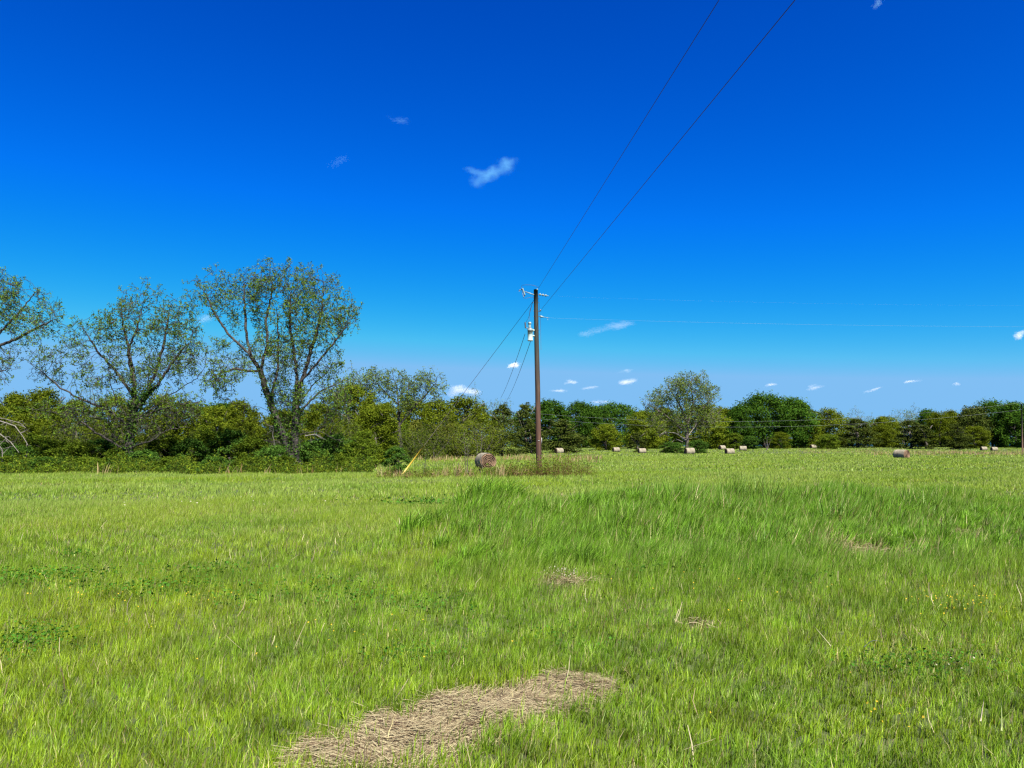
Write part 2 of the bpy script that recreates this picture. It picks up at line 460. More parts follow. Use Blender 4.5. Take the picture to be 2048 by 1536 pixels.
def grass_zone(d0, d1, dens, width, height, segs, seed, margin=2.0):
    r = np.random.default_rng(seed)
    half = 0.667 * 1.02
    area = (half * (d0 + d1) + 2 * margin) * (d1 - d0)
    n = int(area * dens)
    y = np.sqrt(r.uniform(d0 ** 2, d1 ** 2, n)) if d0 > 8 else r.uniform(d0, d1, n)
    x = r.uniform(-1, 1, n) * (half * y + margin)
    # tufts: pull blades towards clump centres
    cs = 0.055 * max(1, d0 / 6)
    x = x + 0.55 * cs * np.sin(x / cs * 2.1 + 3 * np.sin(y / cs * 0.7)); y = y + 0.55 * cs * np.sin(y / cs * 1.9 + 3 * np.sin(x / cs * 0.8))
    sm, sp, mo = straw_mask(x, y), spot_mask(x, y), mound_mask(x, y)
    u = r.random(n)
    thin = 0.5 + 0.5 * wave(x, y, 0.8, 51)
    keep = (u > sm * 0.96) & (u > sp * 0.6) & (r.random(n) > 0.26 * (1 - np.clip(thin, 0, 1)))
    # weedy strip in front of the hedgerow and round the pole replaces the short grass
    x, y, mo, sp, sm = x[keep], y[keep], mo[keep], sp[keep], sm[keep]
    n = len(x)
    z = terrain(x, y)
    hv = 1 + 0.16 * wave(x, y, 0.9, 52) + 0.12 * wave(x, y, 4, 53)
    h = height * np.clip(hv, 0.65, 1.6) * r.uniform(0.45, 1.25, n) * (1 + 1.0 * mo) * (1 - 0.5 * sp)
    tuss = np.clip(wave(x, y, 0.75, 54) - 0.35, 0, 1) * mo
    h = h * (1 + 1.3 * tuss)
    w = width * r.uniform(0.6, 1.35, n) * (1 + 0.35 * mo)
    az = r.uniform(0, 2 * math.pi, n)
    lean = np.abs(r.normal(0, 0.33, n)) + 0.06 + 0.25 * tuss
    wx, wy = 0.26 + 0.45 * mo, -0.03                                 # breeze to the right
    lx = np.cos(az) * lean + wx * r.uniform(0.2, 1, n); ly = np.sin(az) * lean + wy
    # a few blades lie nearly flat
    flat = r.random(n) < 0.08
    lx = np.where(flat, lx * 3, lx); ly = np.where(flat, ly * 3, ly)
    wa = r.uniform(0, math.pi, n)
    sx, sy = np.cos(wa) * w / 2, np.sin(wa) * w / 2
    base = np.stack([x, y, z - 0.01], 1)
    side = np.stack([sx, sy, 0 * sx], 1)
    L = np.sqrt(1 + lx ** 2 + ly ** 2)
    tip = np.stack([lx, ly, np.ones(n)], 1) * (h / L)[:, None]
    # colour
    f1 = wave(x, y, 3.2, 61); f2 = wave(x, y, 0.7, 62); f3 = wave(x, y, 9, 63)
    yel = np.array((0.205, 0.280, 0.012)); grn = np.array((0.120, 0.228, 0.013)); blu = np.array((0.106, 0.222, 0.016)); pale = np.array((0.265, 0.335, 0.080)); dry = np.array((0.36, 0.31, 0.15)); brn = np.array((0.18, 0.12, 0.05))
    t = np.clip(0.5 + 0.38 * f1 + 0.25 * f2 + 0.2 * f3 + r.normal(0, 0.22, n), 0, 1)[:, None]
    c = grn * (1 - t) + yel * t
    mt = np.clip(mo * (0.80 + 0.3 * f2) + r.normal(0, 0.12, n) * mo, 0, 1)[:, None]
    c = c * (1 - mt) + blu * mt
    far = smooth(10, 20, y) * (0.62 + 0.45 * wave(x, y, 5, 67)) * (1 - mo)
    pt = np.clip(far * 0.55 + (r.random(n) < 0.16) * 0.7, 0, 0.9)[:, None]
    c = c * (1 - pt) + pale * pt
    pd = 0.065 - 0.050 * smooth(16, 26, y) + 0.5 * np.clip(sp, 0, 1) + 0.10 * np.clip(wave(x, y, 1.3, 64) - 0.2, 0, 1) + 0.3 * sm
    isd = (r.random(n) < pd)[:, None]
    pick = (r.random(n) < 0.75)[:, None]
    c = np.where(isd, np.where(pick, dry, brn), c)
    dk = np.clip(wave(x, y, 1.7, 65) - 0.55, 0, 1)[:, None] * 0.5
    c = c * (1 - dk) + np.array((0.08, 0.15, 0.010)) * dk
    nr = smooth(20, 9, y)
    c = c * (r.uniform(0.5, 1.45, n) * nr + r.uniform(0.8, 1.2, n) * (1 - nr))[:, None] * ((1 + 0.28 * wave(x, y, 0.35, 66) * nr))[:, None]
    if segs == 3:
        mid = tip * np.array((0.30, 0.30, 0.58)); 
        v = np.stack([base - side, base + side, base + mid - side * 0.75, base + mid + side * 0.75, base + tip], 1)
        k = np.arange(n)[:, None] * 5
        f = np.concatenate([k + (0, 1, 3), k + (0, 3, 2), k + (2, 3, 4)])
        cc = np.repeat(c[:, None], 5, 1)
    else:
        v = np.stack([base - side, base + side, base + tip], 1)
        f = np.arange(n * 3).reshape(n, 3)
        cc = np.repeat(c[:, None], 3, 1)
    return v.reshape(-1, 3), f, cc.reshape(-1, 3)

def tussocks(seed):
    """big tufts of long grass on the mound, blown to the right"""
    r = np.random.default_rng(seed)
    cx, cyy = r.uniform(-1.1, 11, 260), r.uniform(-4.6, 1.2, 260)
    cyy = cyy + 14.2 + 0.30 * np.clip(cx, -2, 12)
    cx = np.concatenate([cx, [-0.75, -0.45, -0.15, 0.1, -1.6, -1.3, 1.3, 1.6]]); cyy = np.concatenate([cyy, [14.0, 14.1, 14.0, 14.2, 12.6, 12.9, 14.4, 14.5]])
    big = np.concatenate([r.uniform(.4, .9, 260), [1.7, 1.8, 1.7, 1.4, 1.3, 1.3, 1.3, 1.2]])
    per = 170; i = np.repeat(np.arange(len(cx)), per); n = len(i); b = big[i]
    a = r.uniform(0, 6.28, n); q = np.sqrt(r.random(n)) * 0.17 * b
    x, y = cx[i] + np.cos(a) * q, cyy[i] + np.sin(a) * q
    h = 0.34 * b * r.uniform(.5, 1.2, n); w = 0.013 * r.uniform(.6, 1.3, n)
    lx = np.cos(a) * .55 * q / (.17 * b) + r.normal(.40, .34, n); ly = np.sin(a) * .55 * q / (.17 * b) + r.normal(-.05, .28, n)
    wa = r.uniform(0, math.pi, n)
    side = np.stack([np.cos(wa) * w / 2, np.sin(wa) * w / 2, 0 * w], 1)
    base = np.stack([x, y, terrain(x, y) - .01], 1)
    tip = np.stack([lx, ly, np.ones(n)], 1) * (h / np.sqrt(1 + lx ** 2 + ly ** 2))[:, None]
    mid = tip * np.array((.28, .28, .62))
    c = np.array((0.120, 0.236, 0.016)) * r.uniform(.45, 1.6, (n, 1)) * r.uniform(.8, 1.2, len(cx))[i][:, None]
    v = np.stack([base - side, base + side, base + mid - side * .8, base + mid + side * .8, base + tip], 1)
    k = np.arange(n)[:, None] * 5
    return v.reshape(-1, 3), np.concatenate([k + (0, 1, 3), k + (0, 3, 2), k + (2, 3, 4)]), np.repeat(c, 5, 0)

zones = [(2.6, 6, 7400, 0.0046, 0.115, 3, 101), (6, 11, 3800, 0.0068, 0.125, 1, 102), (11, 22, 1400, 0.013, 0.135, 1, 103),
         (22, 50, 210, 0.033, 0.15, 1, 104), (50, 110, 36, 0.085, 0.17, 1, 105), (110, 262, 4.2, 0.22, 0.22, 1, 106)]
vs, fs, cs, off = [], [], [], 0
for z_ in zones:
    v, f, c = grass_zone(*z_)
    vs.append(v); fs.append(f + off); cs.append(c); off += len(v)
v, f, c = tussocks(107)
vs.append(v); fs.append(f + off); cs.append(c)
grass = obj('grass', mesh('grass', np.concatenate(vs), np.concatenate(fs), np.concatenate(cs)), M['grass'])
tag(grass, 'bright green meadow grass, longer and bluer on the mound', 'grass', kind='stuff')
del vs, fs, cs

# ------------------------------------------------------------------ fallen straw
def strips(name, x, y, z, length, width, az, pitch, col, label, cat, material, bend=0.0, kind='stuff'):
    n = len(x)
    d = np.stack([np.cos(az) * np.cos(pitch), np.sin(az) * np.cos(pitch), np.sin(pitch)], 1)
    s = np.stack([-np.sin(az), np.cos(az), 0.3 * np.ones(n)], 1) * (width / 2)[:, None]
    p = np.stack([x, y, z], 1)
    bnd = np.stack([-np.sin(az), np.cos(az), 0.4 * np.ones(n)], 1) * (length * bend)[:, None]
    a, m_, e = p - d * (length / 2)[:, None], p + bnd, p + d * (length / 2)[:, None]
    v = np.stack([a - s, a + s, m_ - s, m_ + s, e - s * 0.6, e + s * 0.6], 1).reshape(-1, 3)
    k = np.arange(n)[:, None] * 6
    f = np.concatenate([k + (0, 1, 3, 2), k + (2, 3, 5, 4)])
    o = obj(name, mesh(name, v, f, np.repeat(col, 6, 0)), material)
    return tag(o, label, cat, kind=kind)

def straw_cols(r, n):
    a, b_, c_ = np.array((0.285, 0.240, 0.140)), np.array((0.160, 0.118, 0.066)), np.array((0.060, 0.036, 0.023))
    u = r.random((n, 1))
    return np.where(u < 0.5, a, np.where(u < 0.82, b_, c_)) * r.uniform(0.7, 1.2, (n, 1))

r = np.random.default_rng(201)
sx_, sy_ = np.array(STRAW).T
n = 76000
x = r.uniform(sx_.min() - 0.1, sx_.max() + 0.1, n); y = r.uniform(max(sy_.min(), 2.8) - 0.1, sy_.max() + 0.1, n)
k = in_poly(x + 0.07 * r.normal(size=n), y + 0.07 * r.normal(size=n), STRAW) & (r.random(n) < 0.75 + 0.5 * wave(x, y, 0.22, 73))
x, y = x[k], y[k]; n = len(x)
swirl = 0.25 + 1.1 * wave(x, y, 0.5, 71)
strips('straw_patch', x, y, terrain(x, y) + r.uniform(0.0, 0.05, n) * (0.6 + 0.6 * wave(x, y, 0.3, 72)), r.uniform(0.05, 0.2, n), r.uniform(0.0016, 0.0036, n),
       swirl + r.normal(0, 0.55, n), r.normal(0.0, 0.16, n), straw_cols(r, n), 'matted dry tan straw lying in a long patch at the front of the meadow', 'straw', M['straw'], r.normal(0, 0.06, n))
xs, ys = [], []
for a, b_, c_, d_ in SPOTS:
    q = int(950 * c_ * d_ * 6)
    xs.append(a + r.normal(0, 0.7, q) * c_); ys.append(b_ + r.normal(0, 0.75, q) * d_ + 0.1 * d_ * np.sin(np.arange(q)))
x, y = np.concatenate(xs), np.concatenate(ys); n = len(x)
strips('straw_litter', x, y, terrain(x, y) + r.uniform(0.0, 0.07, n), r.uniform(0.04, 0.15, n), r.uniform(0.003, 0.007, n), r.uniform(0, 6.28, n), r.normal(0.08, 0.2, n),
       straw_cols(r, n), 'small scattered spots of dry straw among the grass of the mound', 'straw', M['straw'], r.normal(0, 0.08, n))

# ------------------------------------------------------------------ clover, small flowers, single stalks
def leaf_faces(c, size, r, nrm=None, aspect=0.6, spread=1.0):
    """one rhombic leaf per centre; returns verts, quads"""
    n = len(c)
    size = np.broadcast_to(np.asarray(size, float), (n,))
    a = r.normal(size=(n, 3))
    if nrm is None: nm = r.normal(size=(n, 3))
    else: nm = nrm + spread * r.normal(size=(n, 3)) * 0.5
    nm /= np.linalg.norm(nm, axis=1, keepdims=True) + 1e-9
    a -= nm * (a * nm).sum(1, keepdims=True)
    a /= np.linalg.norm(a, axis=1, keepdims=True) + 1e-9
    b = np.cross(nm, a)
    a = a * (size / 2)[:, None]; b = b * (size * aspect / 2)[:, None]
    lift = nm * (size * 0.08)[:, None]
    v = np.stack([c - a, c + b * 1.0 + lift - a * 0.1, c + a, c - b + lift - a * 0.1], 1).reshape(-1, 3)
    return v, np.arange(n * 4).reshape(n, 4)

r = np.random.default_rng(211)
cl = []
for px, py, rx, ry, q in [(60, 1295, .55, .5, 500), (30, 1310, .4, .4, 260), (75, 1170, .9, .6, 300), (130, 1160, .8, .5, 260), (248, 1195, .6, .45, 220), (380, 1180, .7, .5, 220), (400, 1150, .7, .4, 160), (150, 1120, .4, .3, 60),
                          (700, 1210, .7, .4, 200), (640, 1180, .6, .5, 150), (1900, 1345, .5, .5, 260), (1830, 1355, .4, .4, 160), (1770, 1350, .35, .4, 130), (1120, 1290, .4, .4, 120), (480, 1210, .6, .5, 150),
                          (820, 1330, .4, .3, 160), (1990, 1010, 1.2, .8, 240), (880, 1225, .5, .4, 140), (1310, 1150, .6, .5, 200), (1570, 1160, .5, .5, 200), (850, 1010, 1.5, 1.0, 260)]:
    a, b_ = ground_at(px, py)
    x = a + r.normal(0, .5, q) * rx; y = b_ + r.normal(0, .5, q) * ry
    cl.append(np.stack([x, y, terrain(x, y) + r.uniform(0.05, 0.15, q), np.full(q, max(0.022, 0.0040 * b_))], 1))
cl = np.concatenate(cl)
v, f = leaf_faces(cl[:, :3], cl[:, 3] * r.uniform(.7, 1.3, len(cl)), r, np.array((0, 0, 1.0)), 0.8)
c = np.array((0.040, 0.105, 0.012)) * r.uniform(0.6, 1.6, (len(cl), 1))
tag(obj('clover', mesh('clover', v, f, np.repeat(c, 4, 0)), M['weed']), 'dark green clover and broad leaved weeds scattered in the grass', 'clover', kind='stuff')

fl = []
for px, py, rx, ry, q, kind_ in [(1126, 1166, .22, .16, 45, 0), (1935, 1235, .55, .35, 40, 1), (1900, 1220, .5, .3, 30, 1), (1915, 1362, .12, .1, 5, 0), (1870, 1370, .2, .1, 4, 0), (260, 1200, 1.5, .8, 22, 1), (150, 1230, 1.5, .8, 16, 1), (350, 1215, .8, .5, 14, 1), (1500, 1200, 2, 1.5, 26, 1), (700, 1300, 1.5, 1, 20, 1), (1700, 1450, 1, .5, 14, 1), (500, 1010, 3, 1.5, 14, 0)]:
    a, b_ = ground_at(px, py)
    x = a + r.normal(0, .5, q) * rx; y = b_ + r.normal(0, .5, q) * ry
    fl.append(np.stack([x, y, terrain(x, y) + r.uniform(0.10, 0.17, q), np.full(q, max(0.016, 0.0021 * b_)), np.full(q, kind_)], 1))
fl = np.concatenate(fl)
v, f = leaf_faces(fl[:, :3], fl[:, 3] * r.uniform(.7, 1.2, len(fl)), r, np.array((0.3, -0.5, 0.8)), 0.9)
c = np.where(fl[:, 4:5] > 0, np.array((0.42, 0.30, 0.03)), np.array((0.32, 0.30, 0.22)))
tag(obj('meadow_flowers', mesh('meadow_flowers', v, f, np.repeat(c, 4, 0)), M['weed']), 'tiny yellow and cream flower heads dotted through the grass', 'flowers', kind='stuff')

r = np.random.default_rng(221)
n = 1500
y = np.sqrt(r.uniform(2.9 ** 2, 15 ** 2, n)); x = r.uniform(-1, 1, n) * (0.68 * y + 1)
k = (straw_mask(x, y) < .5) & (r.random(n) < .35 + .5 * wave(x, y, 1.2, 74)); x, y = x[k], y[k]; n = len(x)
hh = r.uniform(.08, .24, n)
strips('dry_stems', x, y, terrain(x, y) + hh * .5, hh, r.uniform(.0025, .005, n) * (1 + y / 14), r.uniform(0, 6.28, n), r.uniform(.5, 1.35, n), straw_cols(r, n), 'scattered pale dry stems standing in the near green grass', 'dry stems', M['straw'], r.normal(0, .06, n))

def stalk(p0, p1, w, col, label, name, bend=0.0):
    """one long blade standing out of the grass"""
    a = Vector((*ground_at(*p0), 0)); a.z = float(terrain(a.x, a.y)) + 0.05
    e = P(p1[0], p1[1], a.y)
    mb = MB(); pts = []
    for i in range(7):
        t = i / 6
        pts.append(a.lerp(e, t) + Vector((0, 0, bend * math.sin(math.pi * t))))
    mb.tube(pts, [w * (1 - 0.75 * i / 6) for i in range(7)], 5)
    o = mb.build(name, plain(name + '_skin', col, 0.5), None, True)
    tag(o, label, 'grass stalk')
stalk((1662, 1305), (1629, 1253), 0.0042, (0.36, 0.32, 0.19), 'long straight pale straw stalk leaning left out of the grass', 'straw_stalk')
stalk((1728, 1308), (1764, 1284), 0.0042, (0.012, 0.022, 0.016), 'dark arching grass blade bent over to the right', 'dark_grass_blade', 0.03)
stalk((2004, 1480), (2003, 1407), 0.0050, (0.28, 0.32, 0.12), 'tall upright pale seed stalk at the right edge of the meadow', 'seed_stalk')
stalk((1962, 1460), (1968, 1398), 0.0042, (0.35, 0.30, 0.2), 'thin tan stalk standing left of the tall seed stalk', 'dry_stalk')

# ------------------------------------------------------------------ trees: skeletons, tubes and leaves
def colonize(r, pos, par, att, step, infl, kill, iters, up=0.12, jitter=0.25):
    pos = [np.array(p, float) for p in pos]; par = list(par)
    A = np.array(att, float)
    best = np.full(len(A), 1e9); bi = np.zeros(len(A), int)
    new = np.arange(len(pos))
    for _ in range(iters):
        if len(A) == 0: break
        Pn = np.array([pos[i] for i in new])
        D = np.linalg.norm(A[:, None] - Pn[None], axis=2)
        j = D.argmin(1); dm = D[np.arange(len(A)), j]
        u = dm < best
        best[u] = dm[u]; bi[u] = np.asarray(new)[j[u]]
        keep = best > kill
        A, best, bi = A[keep], best[keep], bi[keep]
        act = best < infl
        if not act.any():
            act = best <= best.min() * 1.05 if len(best) > 0.7 * len(att) else act
        if not act.any(): break
        ids = bi[act]
        src = np.array([pos[i] for i in ids])
        d = A[act] - src
        d /= np.linalg.norm(d, axis=1, keepdims=True) + 1e-9
        uq, inv = np.unique(ids, return_inverse=True)
        s = np.zeros((len(uq), 3)); np.add.at(s, inv, d)
        s /= np.linalg.norm(s, axis=1, keepdims=True) + 1e-9
        s = s + r.normal(0, jitter, s.shape) + np.array((0, 0, up))
        s /= np.linalg.norm(s, axis=1, keepdims=True)
        start = len(pos)
        for i, dd in zip(uq, s):
            pos.append(pos[i] + dd * step); par.append(int(i))
        new = np.arange(start, len(pos))
    return np.array(pos), np.array(par)

def radii(pos, par, r_trunk, r_min, p=1.8):
    n = len(pos)
    acc = np.zeros(n); kids = np.zeros(n, int)
    for i in range(n - 1, 0, -1):
        if kids[i] == 0: acc[i] = 1.0
        if par[i] >= 0: acc[par[i]] += acc[i]; kids[par[i]] += 1
    rr = acc ** (1 / p)
    rr = rr / rr.max() * r_trunk
    return np.maximum(rr, r_min), kids

def tubes(pos, par, rad, thick=0.04):
    """every skeleton segment as a tapered prism; thick ones get more sides"""
    i = np.where(par >= 0)[0]
    V, Fc, off = [], [], 0
    a, b = pos[par[i]], pos[i]
    d = b - a; L = np.linalg.norm(d, axis=1, keepdims=True) + 1e-9; d = d / L
    pd = d.copy()
    dirs = np.zeros_like(pos); dirs[i] = d
    hasp = par[par[i]] >= 0
    pd[hasp] = dirs[par[i]][hasp]
    main = rad[i] > 0.62 * rad[par[i]]
    pd[~main] = d[~main]
    ra = np.where(main, rad[par[i]], rad[i] * 1.25)[:, None]; rb = rad[i][:, None]
    for sides, sel in ((8, rb[:, 0] > thick), (3, rb[:, 0] <= thick)):
        if not sel.any(): continue
        m_ = int(sel.sum())
        rings = []
        for c, dd, rr in ((a[sel], pd[sel], ra[sel]), (b[sel], d[sel], rb[sel])):
            ref = np.array((0.31, 0.83, 0.11))
            u = np.cross(dd, ref); u /= np.linalg.norm(u, axis=1, keepdims=True) + 1e-9
            w = np.cross(dd, u)
            t = np.arange(sides) * 2 * math.pi / sides
            rings.append(c[:, None] + rr[:, None] * (u[:, None] * np.cos(t)[None, :, None] + w[:, None] * np.sin(t)[None, :, None]))
        v = np.concatenate(rings, 1).reshape(-1, 3)
        k = np.arange(m_)[:, None] * 2 * sides + off
        for s in range(sides):
            s2 = (s + 1) % sides
            Fc.append(k + np.array((s, s2, sides + s2, sides + s)))
        V.append(v); off += len(v)
    return np.concatenate(V), np.concatenate(Fc)

def limbs_to_nodes(limbs, D, step):
    """limbs: list of (pixel polyline, depth slope in metres at its end, joins). Returns node list, parents"""
    pos, par = [], []
    for poly, dy in limbs:
        pts = [np.array(P(px, py, D)) for px, py in poly]
        if len(pos):
            dd = np.linalg.norm(np.array(pos)[:, (0, 2)] - pts[0][[0, 2]], axis=1)
            j = int(dd.argmin()); y0 = pos[j][1]
        else:
            j, y0 = -1, D
        L = [0.0]
        for q in range(1, len(pts)): L.append(L[-1] + np.linalg.norm(pts[q] - pts[q - 1]))
        nst = max(2, int(L[-1] / step))
        prev = j
        for q in range(0 if j < 0 else 1, nst + 1):
            s = L[-1] * q / nst
            p = np.array([np.interp(s, L, [c[k] for c in pts]) for k in range(3)])
            p[1] = y0 + dy * (q / nst)
            p += rng.normal(0, 0.025, 3)
            pos.append(p); par.append(prev); prev = len(pos) - 1
    return pos, par

def ellipsoid_points(r, blobs, D, n_total):
    """attraction points in clumps that fill ellipsoids given in pixels (cx, cy, rx, ry, depth offset, weight)"""
    wts = np.array([b[2] * b[3] * b[5] for b in blobs], float); wts /= wts.sum()
    out = []
    s = D / F
    for (cx, cy, rx, ry, oy, _), w in zip(blobs, wts):
        m_ = int(n_total * w)
        nk = max(9, int(rx * ry / 170))
        k = r.normal(size=(nk, 3)); k /= np.linalg.norm(k, axis=1, keepdims=True)
        k *= r.uniform(0.25, 0.98, (nk, 1))
        j = r.integers(0, nk, m_)
        q = r.normal(size=(m_, 3)); q /= np.linalg.norm(q, axis=1, keepdims=True)
        q *= r.random((m_, 1)) ** (1 / 2.6)
        rad = r.uniform(10, 22, nk)[j]
        c = np.array(P(cx, cy, D))
        out.append(np.stack([c[0] + (k[j, 0] * rx + q[:, 0] * rad) * s, D + oy + (k[j, 1] * rx * 0.9 + q[:, 1] * rad) * s, c[2] + (k[j, 2] * ry + q[:, 2] * rad * 1.35) * s], 1))
    return np.concatenate(out)

def add_twigs(r, pos, par, kids, rad, length, per_tip, per_node, r_tw, thin):
    """short twigs on tips and thin branches; returns arrays with twigs and the twig-end positions"""
    src = np.concatenate([np.repeat(np.where(kids == 0)[0], per_tip), r.choice(np.where((rad < thin) & (kids > 0))[0], int(per_node * ((rad < thin) & (kids > 0)).sum()))])
    d = pos[src] - pos[par[src]]
    d /= np.linalg.norm(d, axis=1, keepdims=True) + 1e-9
    d = d + r.normal(0, 0.75, d.shape) + np.array((0, 0, 0.25))
    d /= np.linalg.norm(d, axis=1, keepdims=True)
    e = pos[src] + d * (length * r.uniform(0.5, 1.3, len(src)))[:, None]
    return np.concatenate([pos, e]), np.concatenate([par, src]), np.concatenate([rad, np.full(len(e), r_tw)]), e

def local(v, loc): return np.asarray(v) - np.array(loc)

def leaf_clusters(r, ends, n, spread, size, droop=0.0, aspect=0.55):
    c = np.repeat(ends, n, 0) + r.normal(0, spread, (len(ends) * n, 3))
    c[:, 2] -= droop
    return leaf_faces(c, size * r.uniform(0.6, 1.35, len(c)), r, None, aspect)

def hero_tree(name, label, cat, limbs, blobs, D, n_att, step, r_trunk, seed, leaf_n=6, leaf_size=0.115, spread=0.065, r_min=0.013, tip=3, node=0.22, bark='dark_bark', leaf='pecan_leaf', skip=0.0, group=None, ivy=0, infl=2.2, up=0.2, dead=None):
    r = np.random.default_rng(seed)
    pos, par = limbs_to_nodes(limbs, D, step)
    base = pos[0].copy()
    gz = float(terrain(base[0], base[1]))
    att = ellipsoid_points(r, blobs, D, n_att)
    att = att[att[:, 2] > gz + 0.5]
    pos, par = colonize(r, pos, par, att, step, infl, step * 1.15, 220, up)
    rad, kids = radii(pos, par, r_trunk, r_min)
    tz = np.clip((pos[:, 2] - gz) / (pos[:, 2].max() - gz), 0, 1)
    rad = np.minimum(rad, r_trunk * (1 - tz) ** 1.25 * 0.95 + r_min * 1.6)
    fl_ = smooth(gz + 1.6, gz, pos[:, 2])                            # root flare
    rad = rad * (1 + 0.35 * fl_ * (rad > r_trunk * 0.4))
    pos2, par2, rad2, ends = add_twigs(r, pos, par, kids, rad, step * 1.5, tip, node, r_min * 0.75, 0.03)
    loc = (base[0], base[1], gz)
    root = empty(name, loc)
    tag(root, label, cat, group)
    v, f = tubes(pos2, par2, rad2)
    obj('trunk', mesh('trunk', local(v, loc), f, smooth_shade=True), M[bark], root)
    ends = ends[r.random(len(ends)) >= skip]
    low = smooth(base[2] + 2.0, base[2] + 5.0, ends[:, 2])
    ends = ends[r.random(len(ends)) < 0.22 + 0.78 * low]
    v, f = leaf_clusters(r, ends, leaf_n, spread, leaf_size, 0.03)
    obj('crown', mesh('crown', local(v, loc), f), M[leaf], root)
    if dead:
        for poly, dy, rr in dead:
            mb = MB()
            pts = [P(px, py, D + dy) for px, py in poly]
            mb.tube([p - Vector(loc) for p in pts], [rr * (1 - 0.7 * i / (len(pts) - 1)) for i in range(len(pts))], 6)
            for q in range(len(pts) - 1):
                for _ in range(3):
                    a = pts[q].lerp(pts[q + 1], random.random())
                    k = D / 50
                    e1 = a + Vector((random.gauss(0, .35), random.gauss(0, .3), random.gauss(-.1, .3))) * k
                    mb.tube([a - Vector(loc), e1 - Vector(loc), e1 + Vector((random.gauss(0, .2), 0, random.gauss(-.15, .2))) * k - Vector(loc)], [rr * .35, rr * .25, rr * .12], 4)
            mb.build('dead_limb', M['pale_bark'], root, True)
    if ivy:
        sel = np.where((rad > 0.09) & (pos[:, 2] < gz + 5.5))[0]
        q = r.choice(sel, ivy)
        dirn = r.normal(size=(ivy, 3)); dirn /= np.linalg.norm(dirn, axis=1, keepdims=True)
        c = pos[q] + dirn * (rad[q] + r.uniform(0.0, 0.16, ivy))[:, None] + r.normal(0, 0.10, (ivy, 3))
        v, f = leaf_faces(c, 0.12 * r.uniform(.6, 1.4, ivy), r, dirn, 0.8)
        obj('ivy', mesh('ivy', local(v, loc), f), M['dark_shrub_leaf'], root)
    return root

pecans = 'young leaved pecans along the hedgerow'
hero_tree('pecan_tree', 'tall thin leaved tree cut off by the left edge, trunk out of sight', 'tree',
    [([(-75, 945), (-68, 850), (-56, 780), (-42, 700), (-30, 640)], 0.3), ([(-56, 780), (0, 694), (45, 676), (90, 655), (122, 642)], -0.8), ([(-42, 700), (0, 655), (35, 610), (60, 575)], 0.6),
     ([(-35, 660), (-20, 600), (12, 555)], -0.5), ([(-66, 830), (-30, 770), (10, 745), (40, 740)], -1.0), ([(-68, 850), (-120, 790), (-160, 720)], 0.5), ([(-42, 700), (-90, 640), (-110, 580)], 0.4)],
    [(10, 612, 78, 62, 0, 1), (78, 650, 58, 42, -0.6, 1), (-90, 640, 90, 90, 0.5, 0.6), (10, 735, 60, 45, -0.8, 0.5), (-20, 580, 60, 40, 0.3, 0.7)],
    50, 4600, 0.21, 0.28, 11, skip=0.30, group=None,
    dead=[([(-60, 820), (0, 842), (30, 852), (45, 872), (56, 890)], -2.0, .05), ([(-60, 850), (0, 868), (22, 885), (38, 905)], -2.2, .05), ([(-60, 870), (-10, 880), (5, 900), (4, 925)], -2.4, .05), ([(-40, 830), (10, 838), (40, 846), (52, 856)], -1.6, .035)])
hero_tree('pecan_tree', 'spreading thin leaved tree with low dark limbs, left of the twin trunk tree', 'tree',
    [([(258, 940), (257, 900), (262, 850), (267, 800), (266, 770)], 0.2), ([(266, 775), (262, 735), (250, 690), (238, 640), (236, 590)], 0.3), ([(263, 790), (228, 735), (200, 705), (178, 665), (160, 640)], -0.7),
     ([(265, 830), (290, 785), (310, 730), (320, 680), (328, 615)], 0.7), ([(282, 800), (318, 765), (348, 725), (378, 690)], -0.6), ([(262, 855), (215, 818), (165, 798), (132, 778), (100, 750), (66, 722)], -0.9),
     ([(257, 905), (228, 882), (200, 866), (150, 872)], -1.2), ([(205, 868), (180, 845), (150, 832), (110, 822), (76, 820)], -0.8), ([(262, 895), (310, 880), (345, 860), (385, 855)], -1.0), ([(266, 845), (305, 822), (350, 808), (405, 800)], 0.6),
     ([(262, 760), (255, 700), (275, 660), (290, 610)], -0.5), ([(262, 850), (225, 800), (205, 760), (200, 720)], 1.0), ([(270, 840), (330, 790), (380, 755), (400, 720)], 1.2), ([(270, 835), (285, 790), (280, 740), (275, 690)], 1.6)],
    [(240, 640, 58, 74, 0, 1.1), (190, 690, 48, 60, -0.6, 0.9), (328, 650, 68, 76, 0.5, 1.2), (270, 745, 125, 55, 0, 1.0), (108, 735, 50, 45, -0.8, 0.9), (195, 835, 125, 38, -0.8, 0.6), (375, 720, 42, 62, 0, 1.0), (360, 820, 60, 40, -0.3, 0.7), (290, 600, 25, 35, 0, .5), (262, 850, 40, 55, 0, 1.2), (300, 840, 60, 40, 0.5, .8)],
    50, 8500, 0.21, 0.30, 12, skip=0.20, ivy=2600)
